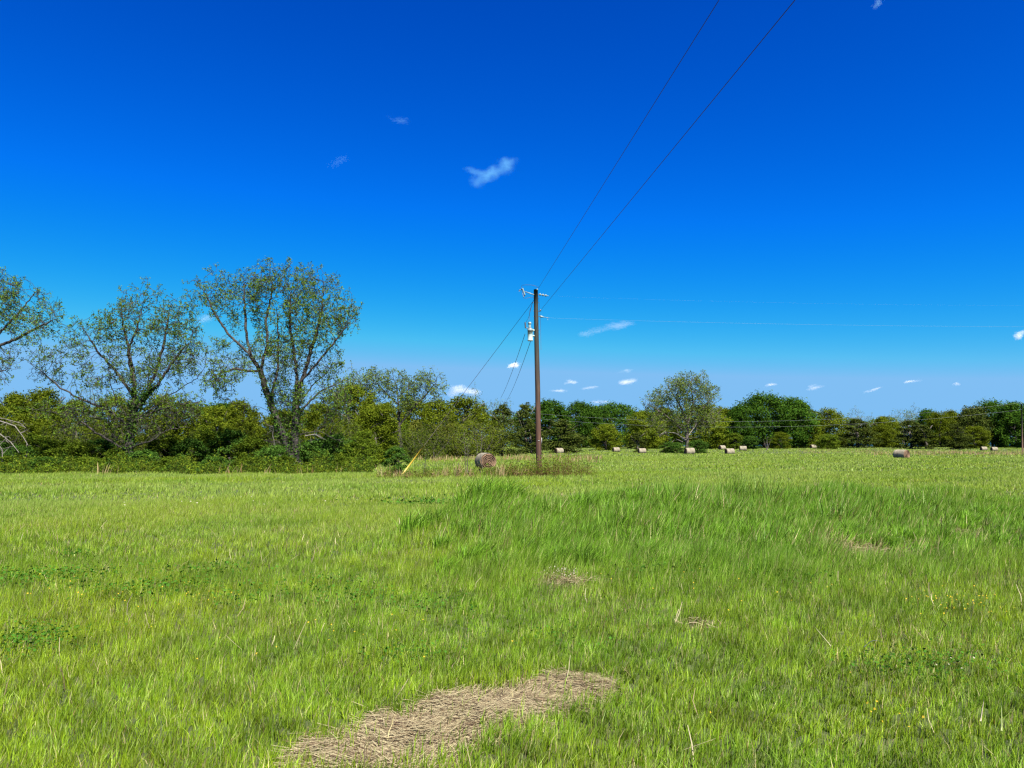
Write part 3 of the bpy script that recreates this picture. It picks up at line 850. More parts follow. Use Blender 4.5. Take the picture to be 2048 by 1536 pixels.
hero_tree('pecan_tree', 'tallest thin leaved tree with twin dark trunks behind the shrubs', 'tree',
    [([(592, 945), (590, 880), (591, 820), (594, 760), (586, 700), (577, 640), (580, 590)], 0.2), ([(590, 925), (574, 890), (556, 840), (538, 790), (525, 745), (505, 710), (472, 680), (442, 640), (424, 598), (402, 566)], -0.9),
     ([(592, 790), (610, 735), (625, 680), (640, 620), (642, 560)], 0.6), ([(594, 770), (640, 722), (668, 690), (700, 650)], -0.7), ([(505, 710), (495, 660), (491, 600), (488, 545)], 0.5), ([(525, 745), (536, 690), (530, 640), (540, 575)], 1.0),
     ([(525, 745), (480, 740), (440, 756)], -0.9), ([(553, 830), (525, 815), (480, 812)], -1.1), ([(592, 870), (640, 862), (690, 884)], -1.2), ([(592, 830), (640, 780), (680, 760), (715, 740)], 0.8), ([(545, 800), (560, 740), (562, 680), (560, 620)], -0.5), ([(590, 820), (620, 770), (650, 740), (665, 700)], 1.4)],
    [(490, 590, 68, 76, 0, 1.1), (430, 605, 44, 60, -0.7, 1.0), (600, 612, 82, 86, 0.3, 1.2), (655, 645, 58, 95, 0, 1.2), (560, 715, 125, 60, 0, 1.0), (450, 755, 66, 50, -0.6, 0.8), (655, 790, 66, 65, 0, 0.8), (690, 640, 30, 40, -0.3, 1.0), (545, 565, 60, 40, 0, .8), (590, 845, 48, 70, 0, 1.3), (550, 790, 50, 50, 0, .8)],
    52, 11500, 0.21, 0.36, 13, skip=0.10, ivy=3200,
    dead=[([(548, 850), (545, 870), (550, 890), (546, 915)], -1.2, .035), ([(610, 872), (630, 868), (645, 878)], -1.2, .04)])
hero_tree('pecan_tree', 'lone open crowned tree standing among the far hay bales', 'tree',
    [([(1375, 905), (1374, 870), (1376, 845)], 0), ([(1376, 848), (1360, 810), (1345, 785), (1335, 768)], 0.5), ([(1376, 846), (1386, 805), (1380, 770), (1385, 758)], -0.5), ([(1376, 855), (1408, 815), (1428, 788), (1435, 775)], 0.8), ([(1370, 866), (1330, 830), (1305, 815), (1286, 806)], -1.0),
     ([(1374, 862), (1350, 835), (1338, 810)], 1.5), ([(1376, 862), (1400, 840), (1420, 825)], -1.5)],
    [(1352, 795, 58, 36, 0, 1.1), (1306, 806, 28, 22, 0, 1), (1400, 790, 38, 32, 0, 1), (1380, 775, 35, 20, 0, 0.9), (1350, 835, 55, 25, 0, 0.6), (1410, 830, 30, 30, 0, 0.7)],
    163, 4200, 0.48, 0.45, 14, leaf_n=6, leaf_size=0.32, spread=0.26, r_min=0.03, bark='bark', leaf='pale_leaf', infl=5, node=0.3,
    dead=[([(1372, 880), (1350, 866), (1330, 864), (1318, 870)], -1.5, .13), ([(1376, 872), (1392, 850), (1400, 838)], -1.5, .12), ([(1366, 884), (1352, 878), (1338, 888)], -1.5, .08)])
hero_tree('leaning_tree', 'airy grey green tree with a limb leaning right, behind the willow thicket', 'tree',
    [([(803, 915), (799, 865), (797, 835), (796, 805)], 0), ([(799, 850), (828, 815), (848, 795), (872, 768)], -0.5), ([(797, 815), (795, 785), (788, 760)], 0.4), ([(797, 845), (770, 838), (745, 800)], -0.6), ([(797, 810), (770, 785), (750, 765)], 0.6), ([(797, 835), (812, 800), (815, 765)], 0.8)],
    [(790, 775, 50, 36, 0, 1.1), (862, 774, 24, 20, 0, 1), (742, 772, 40, 30, 0, 1), (700, 785, 45, 35, 0.5, 0.8), (820, 790, 40, 40, 0, .8)],
    80, 4000, 0.27, 0.26, 15, leaf_n=6, leaf_size=0.17, spread=0.13, r_min=0.016, bark='dark_bark', leaf='pale_leaf', infl=3)

# ------------------------------------------------------------------ tree and shrub kinds that are copied
def lump_crown(r, blobs, n, size, nrm_w=1.0, hole=0.25, aspect=0.65):
    """leaves on the shells of many overlapping lumps. blobs: (centre, radius xyz)"""
    ar = np.array([b[1][0] * b[1][2] for b in blobs]); ar = ar / ar.sum()
    cs_, ns_ = [], []
    for (c, s), w in zip(blobs, ar):
        m_ = max(8, int(n * w))
        d = r.normal(size=(m_, 3)); d /= np.linalg.norm(d, axis=1, keepdims=True)
        d[:, 2] = np.where(d[:, 2] < -0.3, -d[:, 2], d[:, 2])
        q = r.random((m_, 1)) ** 0.45 * 0.85 + r.normal(0, 0.16, (m_, 1)) + 0.12
        sprig = r.integers(0, 9, m_); sa = r.normal(size=(9, 3)); sa[:, 2] = np.abs(sa[:, 2]) + .6; sa /= np.linalg.norm(sa, axis=1, keepdims=True)
        on = r.random(m_) < 0.16
        d = np.where(on[:, None], sa[sprig] + r.normal(0, .07, (m_, 3)), d); q = np.where(on[:, None], r.uniform(.6, 1.5, (m_, 1)), q)
        cs_.append(np.array(c) + d * np.array(s) * q); ns_.append(d)
    c, d = np.concatenate(cs_), np.concatenate(ns_)
    k = 0.5 + 0.5 * wave(c[:, 0] + c[:, 2] * 0.7, c[:, 1] + c[:, 2], np.mean([b[1][0] for b in blobs]) * 0.7, 81)
    keep = r.random(len(c)) > hole * (k < 0.35) * 2
    c, d = c[keep], d[keep]
    return leaf_faces(c, size * r.uniform(0.6, 1.3, len(c)), r, d * nrm_w + np.array((0, 0, 0.25)), aspect, 1.6)

def simple_trunk(r, height, spread, r0, n_limb, low=0.25, lean=0.05):
    pos = [np.zeros(3)]; par = [-1]
    for i in range(1, 8):
        pos.append(np.array((lean * i * r.normal(), lean * i * r.normal(), height * 0.62 * i / 7))); par.append(i - 1)
    for _ in range(n_limb):
        s = int(r.integers(max(1, int(7 * low)), 8)); p = pos[s].copy(); prev = s
        a = r.uniform(0, 6.28); el = r.uniform(0.3, 1.1)
        d = np.array((math.cos(a) * math.cos(el) * spread, math.sin(a) * math.cos(el) * spread, math.sin(el) * height * 0.4))
        for q in range(5):
            p = p + d / 5 + r.normal(0, 0.04 * height / 5, 3); pos.append(p.copy()); par.append(prev); prev = len(pos) - 1
    pos, par = np.array(pos), np.array(par)
    rad, kids = radii(pos, par, r0, r0 * 0.08)
    return tubes(pos, par, rad, 0.05)

def proto_round(seed, h, w, n, size, n_blob, bottom, top_bias=0.0, hole=0.25, blob=(0.16, 0.28)):
    """broad lumpy crown from bottom*h to h"""
    r = np.random.default_rng(seed)
    blobs = []
    for k in range(n_blob):
        t = (k + r.random()) / n_blob                               # height fraction
        prof = (0.80 + 0.20 * t / 0.4) if t < 0.4 else math.sqrt(max(0.02, 1 - ((t - 0.4) / 0.66) ** 2))
        q = math.sqrt(r.uniform(0.15, 1.0))
        s = w / 2 * r.uniform(*blob) * 1.7
        a = k * 2.399 + r.normal(0, 0.5)
        rr_ = max(0.0, prof * w / 2 - s * 0.55) * q
        zz = h * bottom + (h * (1 - bottom) - s * 0.45) * t
        blobs.append(((rr_ * math.cos(a), rr_ * math.sin(a), zz), (s * .66, s * .66, s * 0.56)))
    cv, cf = lump_crown(r, blobs, n, size, 1.0, hole)
    tv, tf = simple_trunk(r, h * 0.95, w * 0.42, h * 0.022, 9, 0.3)
    return dict(crown=mesh('crown', cv, cf), trunk=mesh('trunk', tv, tf, smooth_shade=True), h=h, w=w)

def proto_cedar(seed, h, w, n, size):
    r = np.random.default_rng(seed)
    blobs = []
    for i in range(60):
        t = r.random() ** 0.8
        ww = w / 2 * (1 - t ** 1.6 * 0.82) * (0.7 + 0.3 * math.sin(min(t * 5, 1.57)))
        a = r.uniform(0, 6.28); q = r.uniform(0.3, 0.85)
        s = w * r.uniform(0.10, 0.2) * (1 - 0.5 * t)
        blobs.append(((math.cos(a) * ww * q, math.sin(a) * ww * q, h * (0.03 + 0.92 * t)), (s, s, s * 0.75)))
    cv, cf = lump_crown(r, blobs, n, size, 0.7, 0.35, 0.4)
    tv, tf = simple_trunk(r, h * 1.1, w * 0.3, h * 0.025, 8, 0.05)
    return dict(crown=mesh('crown', cv, cf), trunk=mesh('trunk', tv, tf, smooth_shade=True), h=h, w=w)

def proto_airy(seed, h, w, n_att, step, leaf_size, leaf_n, r0, multi=1, low=0.12, flat=1.0, tipn=2):
    """branching skeleton with small leaf sprays; multi stems from the ground"""
    r = np.random.default_rng(seed)
    pos, par = [], []
    for s in range(multi):
        prev = -1
        a = r.uniform(0, 6.28); sp = (0.04 if multi == 1 else 0.30) * w
        hh = h * (0.30 if multi == 1 else 0.45)
        k = max(3, int(hh / step))
        for i in range(k + 1):
            t = i / k
            if i == 0 and s > 0:
                prev = 0; continue
            pos.append(np.array((math.cos(a) * sp * t ** 1.3, math.sin(a) * sp * t ** 1.3, hh * t)) + r.normal(0, 0.06 * step, 3) * (i > 0)); par.append(prev); prev = len(pos) - 1
    q = r.normal(size=(n_att, 3)); q /= np.linalg.norm(q, axis=1, keepdims=True); q *= r.random((n_att, 1)) ** (1 / 2.6)
    lump = 1 + 0.18 * np.sin(np.arctan2(q[:, 1], q[:, 0]) * 3 + seed) * np.sign(q[:, 2])
    att = np.stack([q[:, 0] * w / 2 * lump, q[:, 1] * w / 2 * lump, h * (1 + low) / 2 + q[:, 2] * h * (1 - low) / 2], 1)
    att[:, 2] += 0.10 * h * wave(att[:, 0], att[:, 1], w * 0.25, 90 + seed)
    att = att[att[:, 2] > 0.05 * h]
    pos, par = colonize(r, pos, par, att, step, step * 9, step * 1.2, 160, 0.1)
    rad, kids = radii(pos, par, r0, r0 * 0.06)
    pos, par, rad, ends = add_twigs(r, pos, par, kids, rad, step * 1.1, tipn, 0.35, r0 * 0.05, r0 * 0.25)
    tv, tf = tubes(pos, par, rad, 0.05)
    cv, cf = leaf_clusters(r, ends, leaf_n, leaf_size * 0.85, leaf_size)
    return dict(crown=mesh('crown', cv, cf), trunk=mesh('trunk', tv, tf, smooth_shade=True), h=h * 1.03, w=w)

PR = {
    'oak': [proto_round(301, 17, 19, 24000, 0.46, 95, 0.0), proto_round(302, 15, 15, 21000, 0.44, 80, 0.0), proto_round(303, 14, 16, 21000, 0.44, 80, 0.0)],
    'elm': [proto_round(311, 12, 12, 20000, 0.33, 70, 0.0, 0.2, 0.35), proto_round(312, 11, 10, 18000, 0.33, 60, 0.0, 0.2, 0.4), proto_round(313, 13, 10, 18000, 0.33, 60, 0.0, 0.3, 0.4)],
    'cedar': [proto_cedar(321, 9, 7.5, 13000, 0.30), proto_cedar(322, 10, 6, 12000, 0.30)],
    'airy': [proto_airy(331, 11, 9, 700, 0.5, 0.24, 4, 0.26), proto_airy(332, 10, 8, 650, 0.48, 0.24, 4, 0.24, 2)],
    'thicket': [proto_airy(341, 5.5, 4.5, 900, 0.20, 0.115, 5, 0.06, 7, 0.02), proto_airy(342, 6.5, 4.5, 900, 0.22, 0.12, 5, 0.07, 6, 0.02), proto_airy(343, 5, 5, 900, 0.20, 0.115, 5, 0.06, 8, 0.02)],
    'bush': [proto_round(351, 3.2, 3.8, 12000, 0.14, 40, -0.05, 0.0, 0.3), proto_round(352, 2.8, 4.0, 12000, 0.135, 42, -0.05, 0.0, 0.3), proto_round(353, 3.6, 3.4, 11500, 0.14, 36, -0.05, 0.2, 0.35)],
    'small_tree': [proto_round(361, 7.5, 7.0, 19000, 0.19, 64, 0.0, 0.1, 0.4), proto_round(362, 8.0, 6.5, 19000, 0.19, 60, 0.0, 0.2, 0.45)],
}
KIND = {'oak': ('oak_tree', 'tree', 'oak_leaf', 'dark_bark'), 'elm': ('elm_tree', 'tree', 'elm_leaf', 'bark'), 'cedar': ('cedar_tree', 'tree', 'cedar_leaf', 'bark'), 'airy': ('sparse_tree', 'tree', 'pale_leaf', 'bark'),
        'thicket': ('willow_thicket', 'shrub', 'elm_leaf', 'bark'), 'bush': ('shrub', 'shrub', 'shrub_leaf', 'dark_bark'), 'small_tree': ('small_tree', 'tree', 'elm_leaf', 'bark')}
made = {}
WIDE = {'oak': 1.15, 'elm': 1.25, 'cedar': 1.2, 'bush': 1.35, 'small_tree': 1.3, 'thicket': 1.1}
def plant(kind, var, px, py_top, d, wpx, label, leaf=None, rz=None, group=None, sink=0.0):
    nm, cat, lf, bk = KIND[kind]
    pr = PR[kind][var]
    lf = leaf or lf
    x, y, z = at(px, d)
    top = P(px, py_top, d).z
    s_h = (top - z + sink) / pr['h']; s_w = wpx * WIDE.get(kind, 1.0) * d / F / pr['w']
    key = (kind, var, lf)
    if key not in made:
        cr, tr = pr['crown'], pr['trunk']
        if any(k[:2] == key[:2] for k in made): cr = cr.copy()
        cr.materials.clear(); cr.materials.append(M[lf])
        if not len(tr.materials): tr.materials.append(M[bk])
        made[key] = (cr, tr)
    cr, tr = made[key]
    root = empty(nm, (x, y, z - sink), random.uniform(0, 6.28) if rz is None else rz)
    root.scale = (s_w, s_w, s_h)
    tag(root, label, cat, group)
    for n_, me in (('trunk', tr), ('crown', cr)):
        o = bpy.data.objects.new(n_, me); COL.objects.link(o); o.parent = root
    return root

# --- far tree line, from the pole to the right edge
FAR = [
    ('cedar', 0, 1005, 806, 120, 80, 'dark tangled cedar just left of the utility pole'),
    ('cedar', 1, 1052, 800, 170, 60, 'narrow dark cedar directly behind the utility pole'),
    ('cedar', 0, 1122, 838, 156, 118, 'low wide dark cedar behind the pale bale right of the pole'),
    ('cedar', 0, 1062, 846, 150, 80, 'low dark cedar at the foot of the pole, left of the wide cedar'),
    ('oak', 1, 1100, 800, 215, 90, 'dark round tree rising behind the low wide cedar'),
    ('oak', 2, 1160, 803, 235, 90, 'dark green tree with spiky top, next right of the round one behind the cedar'),
    ('oak', 0, 1225, 806, 245, 120, 'broad dark tree behind the far bales, midway between pole and lone tree'),
    ('elm', 1, 1212, 848, 205, 66, 'light green tree in front of the dark wood above the small upright bale'),
    ('elm', 0, 1290, 822, 225, 84, 'yellow green tree left of the lone open crowned tree'),
    ('elm', 2, 1330, 815, 235, 80, 'yellow green tree partly hidden by the left half of the lone tree'),
    ('elm', 0, 1412, 808, 225, 96, 'light yellow green tree behind the right half of the lone tree'),
    ('cedar', 1, 1275, 862, 185, 40, 'small dark cedar standing left of a pale bale in the field'),
    ('bush', 0, 1345, 884, 158, 50, 'dark bush at the left foot of the lone tree', 'dark_shrub_leaf'),
    ('bush', 1, 1396, 880, 160, 44, 'dark bush at the right foot of the lone tree', 'dark_shrub_leaf'),
    ('elm', 1, 1448, 815, 245, 60, 'yellow green tree at the left end of the largest dark oak'),
    ('oak', 0, 1528, 787, 238, 128, 'largest dark dense oak, its dome highest in the right tree line'),
    ('oak', 2, 1588, 795, 240, 100, 'dark oak joined to the right of the largest dome'),
    ('oak', 1, 1478, 812, 232, 62, 'dark oak on the left shoulder of the largest dome'),
    ('bush', 2, 1468, 866, 218, 40, 'light green bush left of the small sapling, under the big oak'),
    ('bush', 0, 1502, 872, 216, 36, 'green bush under the middle of the big oak', 'dark_shrub_leaf'),
    ('elm', 2, 1562, 864, 222, 40, 'small light green tree under the right side of the big oak'),
    ('elm', 0, 1658, 817, 245, 74, 'round olive tree right of the big oaks'),
    ('elm', 1, 1622, 836, 238, 50, 'drooping yellow olive tree between big oak and green bush'),
    ('bush', 1, 1656, 868, 225, 44, 'bright green bush in front of the olive tree', 'shrub_leaf'),
    ('cedar', 0, 1716, 836, 236, 88, 'broad blackish cedar behind the pale bare track'),
    ('airy', 0, 1714, 820, 255, 70, 'sparse tree topping the broad blackish cedar'),
    ('elm', 2, 1772, 832, 250, 56, 'light green tree between the two blackish cedars'),
    ('oak', 2, 1765, 848, 240, 52, 'mid green leafy tree above the nearest right hand bale', 'elm_leaf'),
    ('airy', 1, 1808, 813, 262, 54, 'grey green sparse tree on the skyline left of the right hand bale cedars'),
    ('airy', 0, 1832, 814, 266, 44, 'grey green sparse tree, second of two on the skyline'),
    ('cedar', 0, 1822, 838, 228, 72, 'dark cedar above and behind the nearest right hand bale'),
    ('cedar', 1, 1852, 846, 222, 50, 'dark spreading cedar right of the nearest right hand bale'),
    ('oak', 1, 1858, 819, 262, 54, 'dark tree on the skyline between sparse trees and yellow trees'),
    ('elm', 0, 1880, 824, 246, 64, 'yellow green tree behind the dark spreading cedar'),
    ('elm', 1, 1905, 821, 250, 52, 'tallest yellow green tree left of the dark oaks at the right edge'),
    ('cedar', 0, 1912, 846, 218, 62, 'round dark cedar with its skirt on the dry grass'),
    ('elm', 2, 1950, 852, 224, 54, 'light green young tree between round cedar and right hand oaks'),
    ('oak', 2, 1948, 812, 246, 76, 'greyish olive tree with pale limbs near the right edge', 'cedar_leaf'),
    ('oak', 0, 1985, 801, 250, 92, 'tall dark oak left of the far pole'),
    ('oak', 1, 2032, 804, 242, 84, 'dark oak behind the far pole at the right edge'),
    ('oak', 2, 2085, 800, 250, 90, 'dark oak cut off by the right edge'),
]
for row in FAR:
    kind, var, px, top, d, w, lab = row[:7]
    plant(kind, var, px, top, d, w, lab, row[7] if len(row) > 7 else None, sink=0.15)

# --- belt between the hedgerow and the pole
MID = [
    ('thicket', 0, 965, 838, 92, 110, 'yellow green feathery willow thicket behind the spiral faced bale'),
    ('thicket', 1, 915, 820, 96, 110, 'tall yellow green willow thicket left of the spiral faced bale'),
    ('elm', 0, 925, 794, 118, 130, 'olive green tree rising over the willow thickets'),
    ('elm', 1, 870, 800, 112, 90, 'olive green tree right of the leaning tree'),
    ('airy', 0, 950, 780, 128, 60, 'grey twiggy sparse tree in front of the white cloud'),
    ('airy', 1, 1000, 790, 132, 60, 'small grey twiggy sparse tree above the tangled cedar'),
    ('thicket', 2, 868, 838, 84, 90, 'brownish willow thicket under the leaning tree', 'shrub_leaf'),
    ('thicket', 0, 820, 852, 78, 80, 'thin grey stemmed thicket at the foot of the leaning tree', 'shrub_leaf'),
    ('elm', 2, 828, 800, 105, 90, 'olive tree half hidden by the leaning tree'),
    ('small_tree', 0, 748, 806, 66, 105, 'bright yellow green tree right of the twin trunk tree'),
    ('small_tree', 1, 700, 770, 72, 110, 'yellow olive tree close behind the twin trunk tree'),
    ('airy', 0, 700, 742, 86, 110, 'grey twiggy sparse crown behind the right side of the twin trunk tree'),
    ('elm', 2, 770, 805, 95, 90, 'dim olive tree between leaning tree and yellow green tree'),
    ('small_tree', 1, 728, 862, 56, 70, 'small leafy tree on a thin dark trunk beside the guy wire bush', 'shrub_leaf'),
    ('small_tree', 0, 640, 806, 70, 100, 'olive leafy tree behind the twin trunks'),
    ('small_tree', 1, 560, 820, 74, 90, 'olive leafy tree between the twin trunks and the gap of sky'),
    ('small_tree', 0, 478, 800, 78, 90, 'leafy green tree under the left limbs of the twin trunk tree'),
    ('small_tree', 1, 430, 812, 72, 80, 'leafy tree below the small gap of sky'),
    ('small_tree', 0, 375, 800, 76, 95, 'olive tree behind the right limbs of the spreading tree'),
    ('small_tree', 1, 320, 790, 74, 85, 'olive tree right behind the spreading dark trunk'),
    ('airy', 1, 300, 760, 84, 120, 'grey twiggy crown behind the spreading tree'),
    ('small_tree', 0, 225, 790, 74, 95, 'yellow olive tree left behind the spreading dark trunk'),
    ('airy', 0, 180, 766, 82, 80, 'grey twiggy crown behind the long left limb of the spreading tree'),
    ('small_tree', 1, 150, 800, 70, 90, 'olive tree under the long left limb of the spreading tree'),
    ('elm', 0, 85, 777, 100, 110, 'round dark green dome near the left edge'),
    ('elm', 1, 25, 786, 96, 90, 'green tree at the left edge below the cut off crown'),
    ('small_tree', 0, 60, 826, 68, 90, 'yellow olive tree above the pale drooping limbs'),
    ('small_tree', 1, -20, 810, 66, 90, 'green tree behind the pale drooping limbs at the left edge'),
    ('oak', 1, 440, 806, 150, 120, 'distant dark tree seen through the gap of sky between two tall trees'),
]
for row in MID:
    kind, var, px, top, d, w, lab = row[:7]
    plant(kind, var, px, top, d, w, lab, row[7] if len(row) > 7 else None, sink=0.1)

def wood_mass(name, spots, n, size, cols, label, seed):
    """a far wood or thicket that reads as one mass: lumps (px, top row, depth, width px)"""
    r = np.random.default_rng(seed)
    C, Dn, K = [], [], []
    for px, top_, d, w in spots:
        x, y, z = at(px, d)
        hh = P(px, top_, d).z - z; ww = w * d / F
        m_ = int(n * r.uniform(.85, 1.15)); nb = 26
        t = r.random(nb); a = r.uniform(0, 6.28, nb); q = np.sqrt(r.random(nb)) * np.where(t < .45, 1, np.sqrt(np.clip(1.02 - ((t - .45) / .6) ** 2, .02, 1)))
        bc = np.stack([x + np.cos(a) * q * ww * .42, y + np.sin(a) * q * ww * .42, z + t * hh * .88], 1)
        i = r.integers(0, nb, m_)
        dr = r.normal(size=(m_, 3)); dr /= np.linalg.norm(dr, axis=1, keepdims=True); dr[:, 2] = np.abs(dr[:, 2]) * np.where(r.random(m_) < .8, 1, -1)
        s_ = ww * .17 * r.uniform(.75, 1.1, nb)[i]
        C.append(bc[i] + dr * (s_ * r.uniform(.7, 1.08, m_))[:, None]); Dn.append(dr)
        K.append(np.repeat((np.array(cols[r.integers(0, len(cols))]) * r.uniform(.8, 1.2))[None], m_, 0) * r.uniform(.6, 1.4, (m_, 1)))
    C, Dn, K = map(np.concatenate, (C, Dn, K))
    v, f = leaf_faces(C, size * r.uniform(.6, 1.3, len(C)), r, Dn + np.array((0, 0, .25)), .65, 1.6)
    return tag(obj(name, mesh(name, v, f, np.repeat(K, 4, 0)), M['weed']), label, 'woods', kind='stuff')
r = np.random.default_rng(601)
prof = [(880, 822), (1000, 812), (1100, 812), (1260, 818), (1420, 822), (1480, 806), (1530, 800), (1600, 806), (1680, 830), (1780, 840), (1900, 832), (1950, 818), (2100, 812)]
sp = [(px + r.normal(0, 8), np.interp(px, *zip(*prof)) + r.uniform(-6, 10), r.uniform(262, 285), 64) for px in range(880, 2180, 26)]
wood_mass('far_woods', sp, 2000, 0.66, [(.038, .085, .008), (.05, .095, .008), (.075, .115, .010), (.05, .07, .010)], 'dense green wood closing the field behind the single trees', 602)
prof = [(-80, 790), (80, 790), (160, 812), (400, 815), (440, 822), (500, 815), (650, 800), (780, 815), (900, 826)]
sp = [(px + r.normal(0, 8), np.interp(px, *zip(*prof)) + r.uniform(4, 24), r.uniform(84, 100), 90) for px in range(-110, 900, 34)]
wood_mass('thicket_woods', sp, 2700, 0.28, [(.050, .078, .007), (.07, .092, .009), (.04, .068, .007), (.075, .085, .014)], 'tangled green woodland behind the hedgerow', 603)

# --- hedgerow shrubs, nearest layer on the left
for px, top_, d, w, v_, lab in [(128, 838, 57, 80, 0, 'brown twiggy thicket under the long left limb of the spreading tree'), (305, 842, 56, 70, 1, 'brown twiggy thicket right of the spreading dark trunk'), (478, 846, 57, 70, 2, 'brown twiggy thicket under the left limbs of the twin trunk tree'),
                              (18, 846, 58, 70, 1, 'brown twiggy thicket behind the pale drooping limbs'), (690, 832, 58, 80, 0, 'brown twiggy thicket right of the twin trunk tree'), (400, 850, 58, 60, 2, 'brown twiggy thicket midway between the two tall trees'), (195, 850, 55, 60, 2, 'brown twiggy thicket left of the spreading dark trunk'), (545, 846, 56, 50, 0, 'brown twiggy thicket close left of the twin trunks')]:
    plant('thicket', v_, px, top_, d, w, lab, 'shrub_leaf', sink=0.1)
HEDGE = [
    (-15, 880, 55, 90, 0, 'dark_shrub_leaf', 'dark shrub behind the pale drooping limbs at the left edge'),
    (40, 890, 52, 80, 1, 'dark_shrub_leaf', 'dark low shrub right under the pale drooping limbs'),
    (75, 868, 56, 80, 2, 'shrub_leaf', 'brownish green shrub right of the pale drooping limbs'),
    (112, 880, 53, 80, 0, 'shrub_leaf', 'green shrub with bare twigs, first right of the brownish one'),
    (158, 884, 52, 80, 1, 'shrub_leaf', 'yellow green shrub under the tip of the lowest left limb'),
    (200, 878, 54, 74, 2, 'dark_shrub_leaf', 'dark green shrub under the lowest left limb of the spreading tree'),
    (236, 900, 50, 66, 0, 'shrub_leaf', 'low shrub at the left foot of the spreading dark trunk'),
    (290, 900, 50, 66, 1, 'dark_shrub_leaf', 'low dark shrub at the right foot of the spreading dark trunk'),
    (332, 872, 54, 76, 2, 'shrub_leaf', 'olive shrub under the low right limb of the spreading tree'),
    (382, 876, 53, 74, 0, 'dark_shrub_leaf', 'deep green shrub midway between the two tall trees, left one'),
    (420, 860, 56, 78, 1, 'shrub_leaf', 'tall yellow green shrub midway between the two tall trees'),
    (462, 858, 55, 78, 2, 'dark_shrub_leaf', 'tall bright leaved dark shrub left of the twin trunk tree'),
    (505, 872, 53, 74, 0, 'shrub_leaf', 'green shrub left beside the twin trunk tree'),
    (545, 890, 51, 66, 1, 'dark_shrub_leaf', 'low dark shrub at the left foot of the twin trunks'),
    (572, 912, 48, 44, 2, 'shrub_leaf', 'small bright shrub right in front of the twin trunks'),
    (628, 880, 53, 74, 0, 'dark_shrub_leaf', 'dark shrub right beside the twin trunks'),
    (668, 868, 54, 80, 1, 'dark_shrub_leaf', 'tall dark shrub, second right of the twin trunks'),
    (712, 884, 52, 66, 2, 'shrub_leaf', 'yellow green shrub at the right end of the hedgerow'),
    (10, 912, 48, 70, 2, 'shrub_leaf', 'lowest front shrub at the left edge of the hedgerow'),
    (90, 914, 48, 66, 0, 'dark_shrub_leaf', 'low front shrub, second from the left edge'),
    (175, 914, 48, 66, 1, 'shrub_leaf', 'low front shrub left of the spreading dark trunk'),
    (345, 914, 48, 66, 0, 'shrub_leaf', 'low front shrub right of the spreading dark trunk'),
    (430, 912, 48, 66, 2, 'dark_shrub_leaf', 'low front shrub below the tall yellow green shrub'),
    (500, 914, 48, 66, 1, 'shrub_leaf', 'low front shrub left of the small bright shrub'),
    (690, 912, 48, 56, 0, 'shrub_leaf', 'low front shrub at the right end of the hedgerow'),
]
for px, top, d, w, var, lf, lab in HEDGE:
    plant('bush', var, px, top, d, w, lab, lf, sink=0.1)
plant('bush', 2, 793, 893, 43.6, 46, 'dark leafy bush at the foot of the yellow guy wire guard', 'dark_shrub_leaf')

def sapling(loc, stems, label, seed):
    r = np.random.default_rng(seed)
    root = empty('sapling', loc); tag(root, label, 'sapling')
    mb = MB(); ends = []
    for (dx, h, w) in stems:
        p = Vector((r.normal(0, .08), r.normal(0, .08), 0)); pts = [p.copy()]
        for i in range(5):
            p = p + Vector((dx / 5 + r.normal(0, .05), r.normal(0, .05), h / 5)); pts.append(p.copy())
            if i > 1:
                for _ in range(2):
                    e = p + Vector((r.normal(0, .22), r.normal(0, .22), r.uniform(.1, .35)))
                    mb.tube([p, e], [w * .4, w * .2], 4); ends.append(e)
        mb.tube(pts, [w * (1 - .14 * i) for i in range(6)], 5); ends.append(p)
    mb.build('stem', M['bark'], root, True)
    v, f = leaf_clusters(r, np.array(ends), 5, 0.07, 0.085)
    obj('crown', mesh('crown', v, f), M['pale_leaf'], root)
sapling(at(934, 43), [(-.15, 2.2, .022), (.05, 1.9, .02), (.2, 1.6, .018)], 'thin leafy sapling standing left of the spiral faced bale', 401)
sapling(at(966, 44), [(.2, 2.5, .022), (-.25, 1.9, .02)], 'thin leafy sapling standing in front of the spiral faced bale', 402)
sapling(at(1534, 205), [(.0, 3.2, .12), (.8, 2.6, .08), (-.8, 2.6, .08), (.3, 2.9, .08)], 'small round sapling alone in the far field under the big oak', 403)
sapling(at(845, 42.5), [(.1, 1.0, .015), (.15, 1.3, .015)], 'low weedy sapling between bush and spiral faced bale', 404)

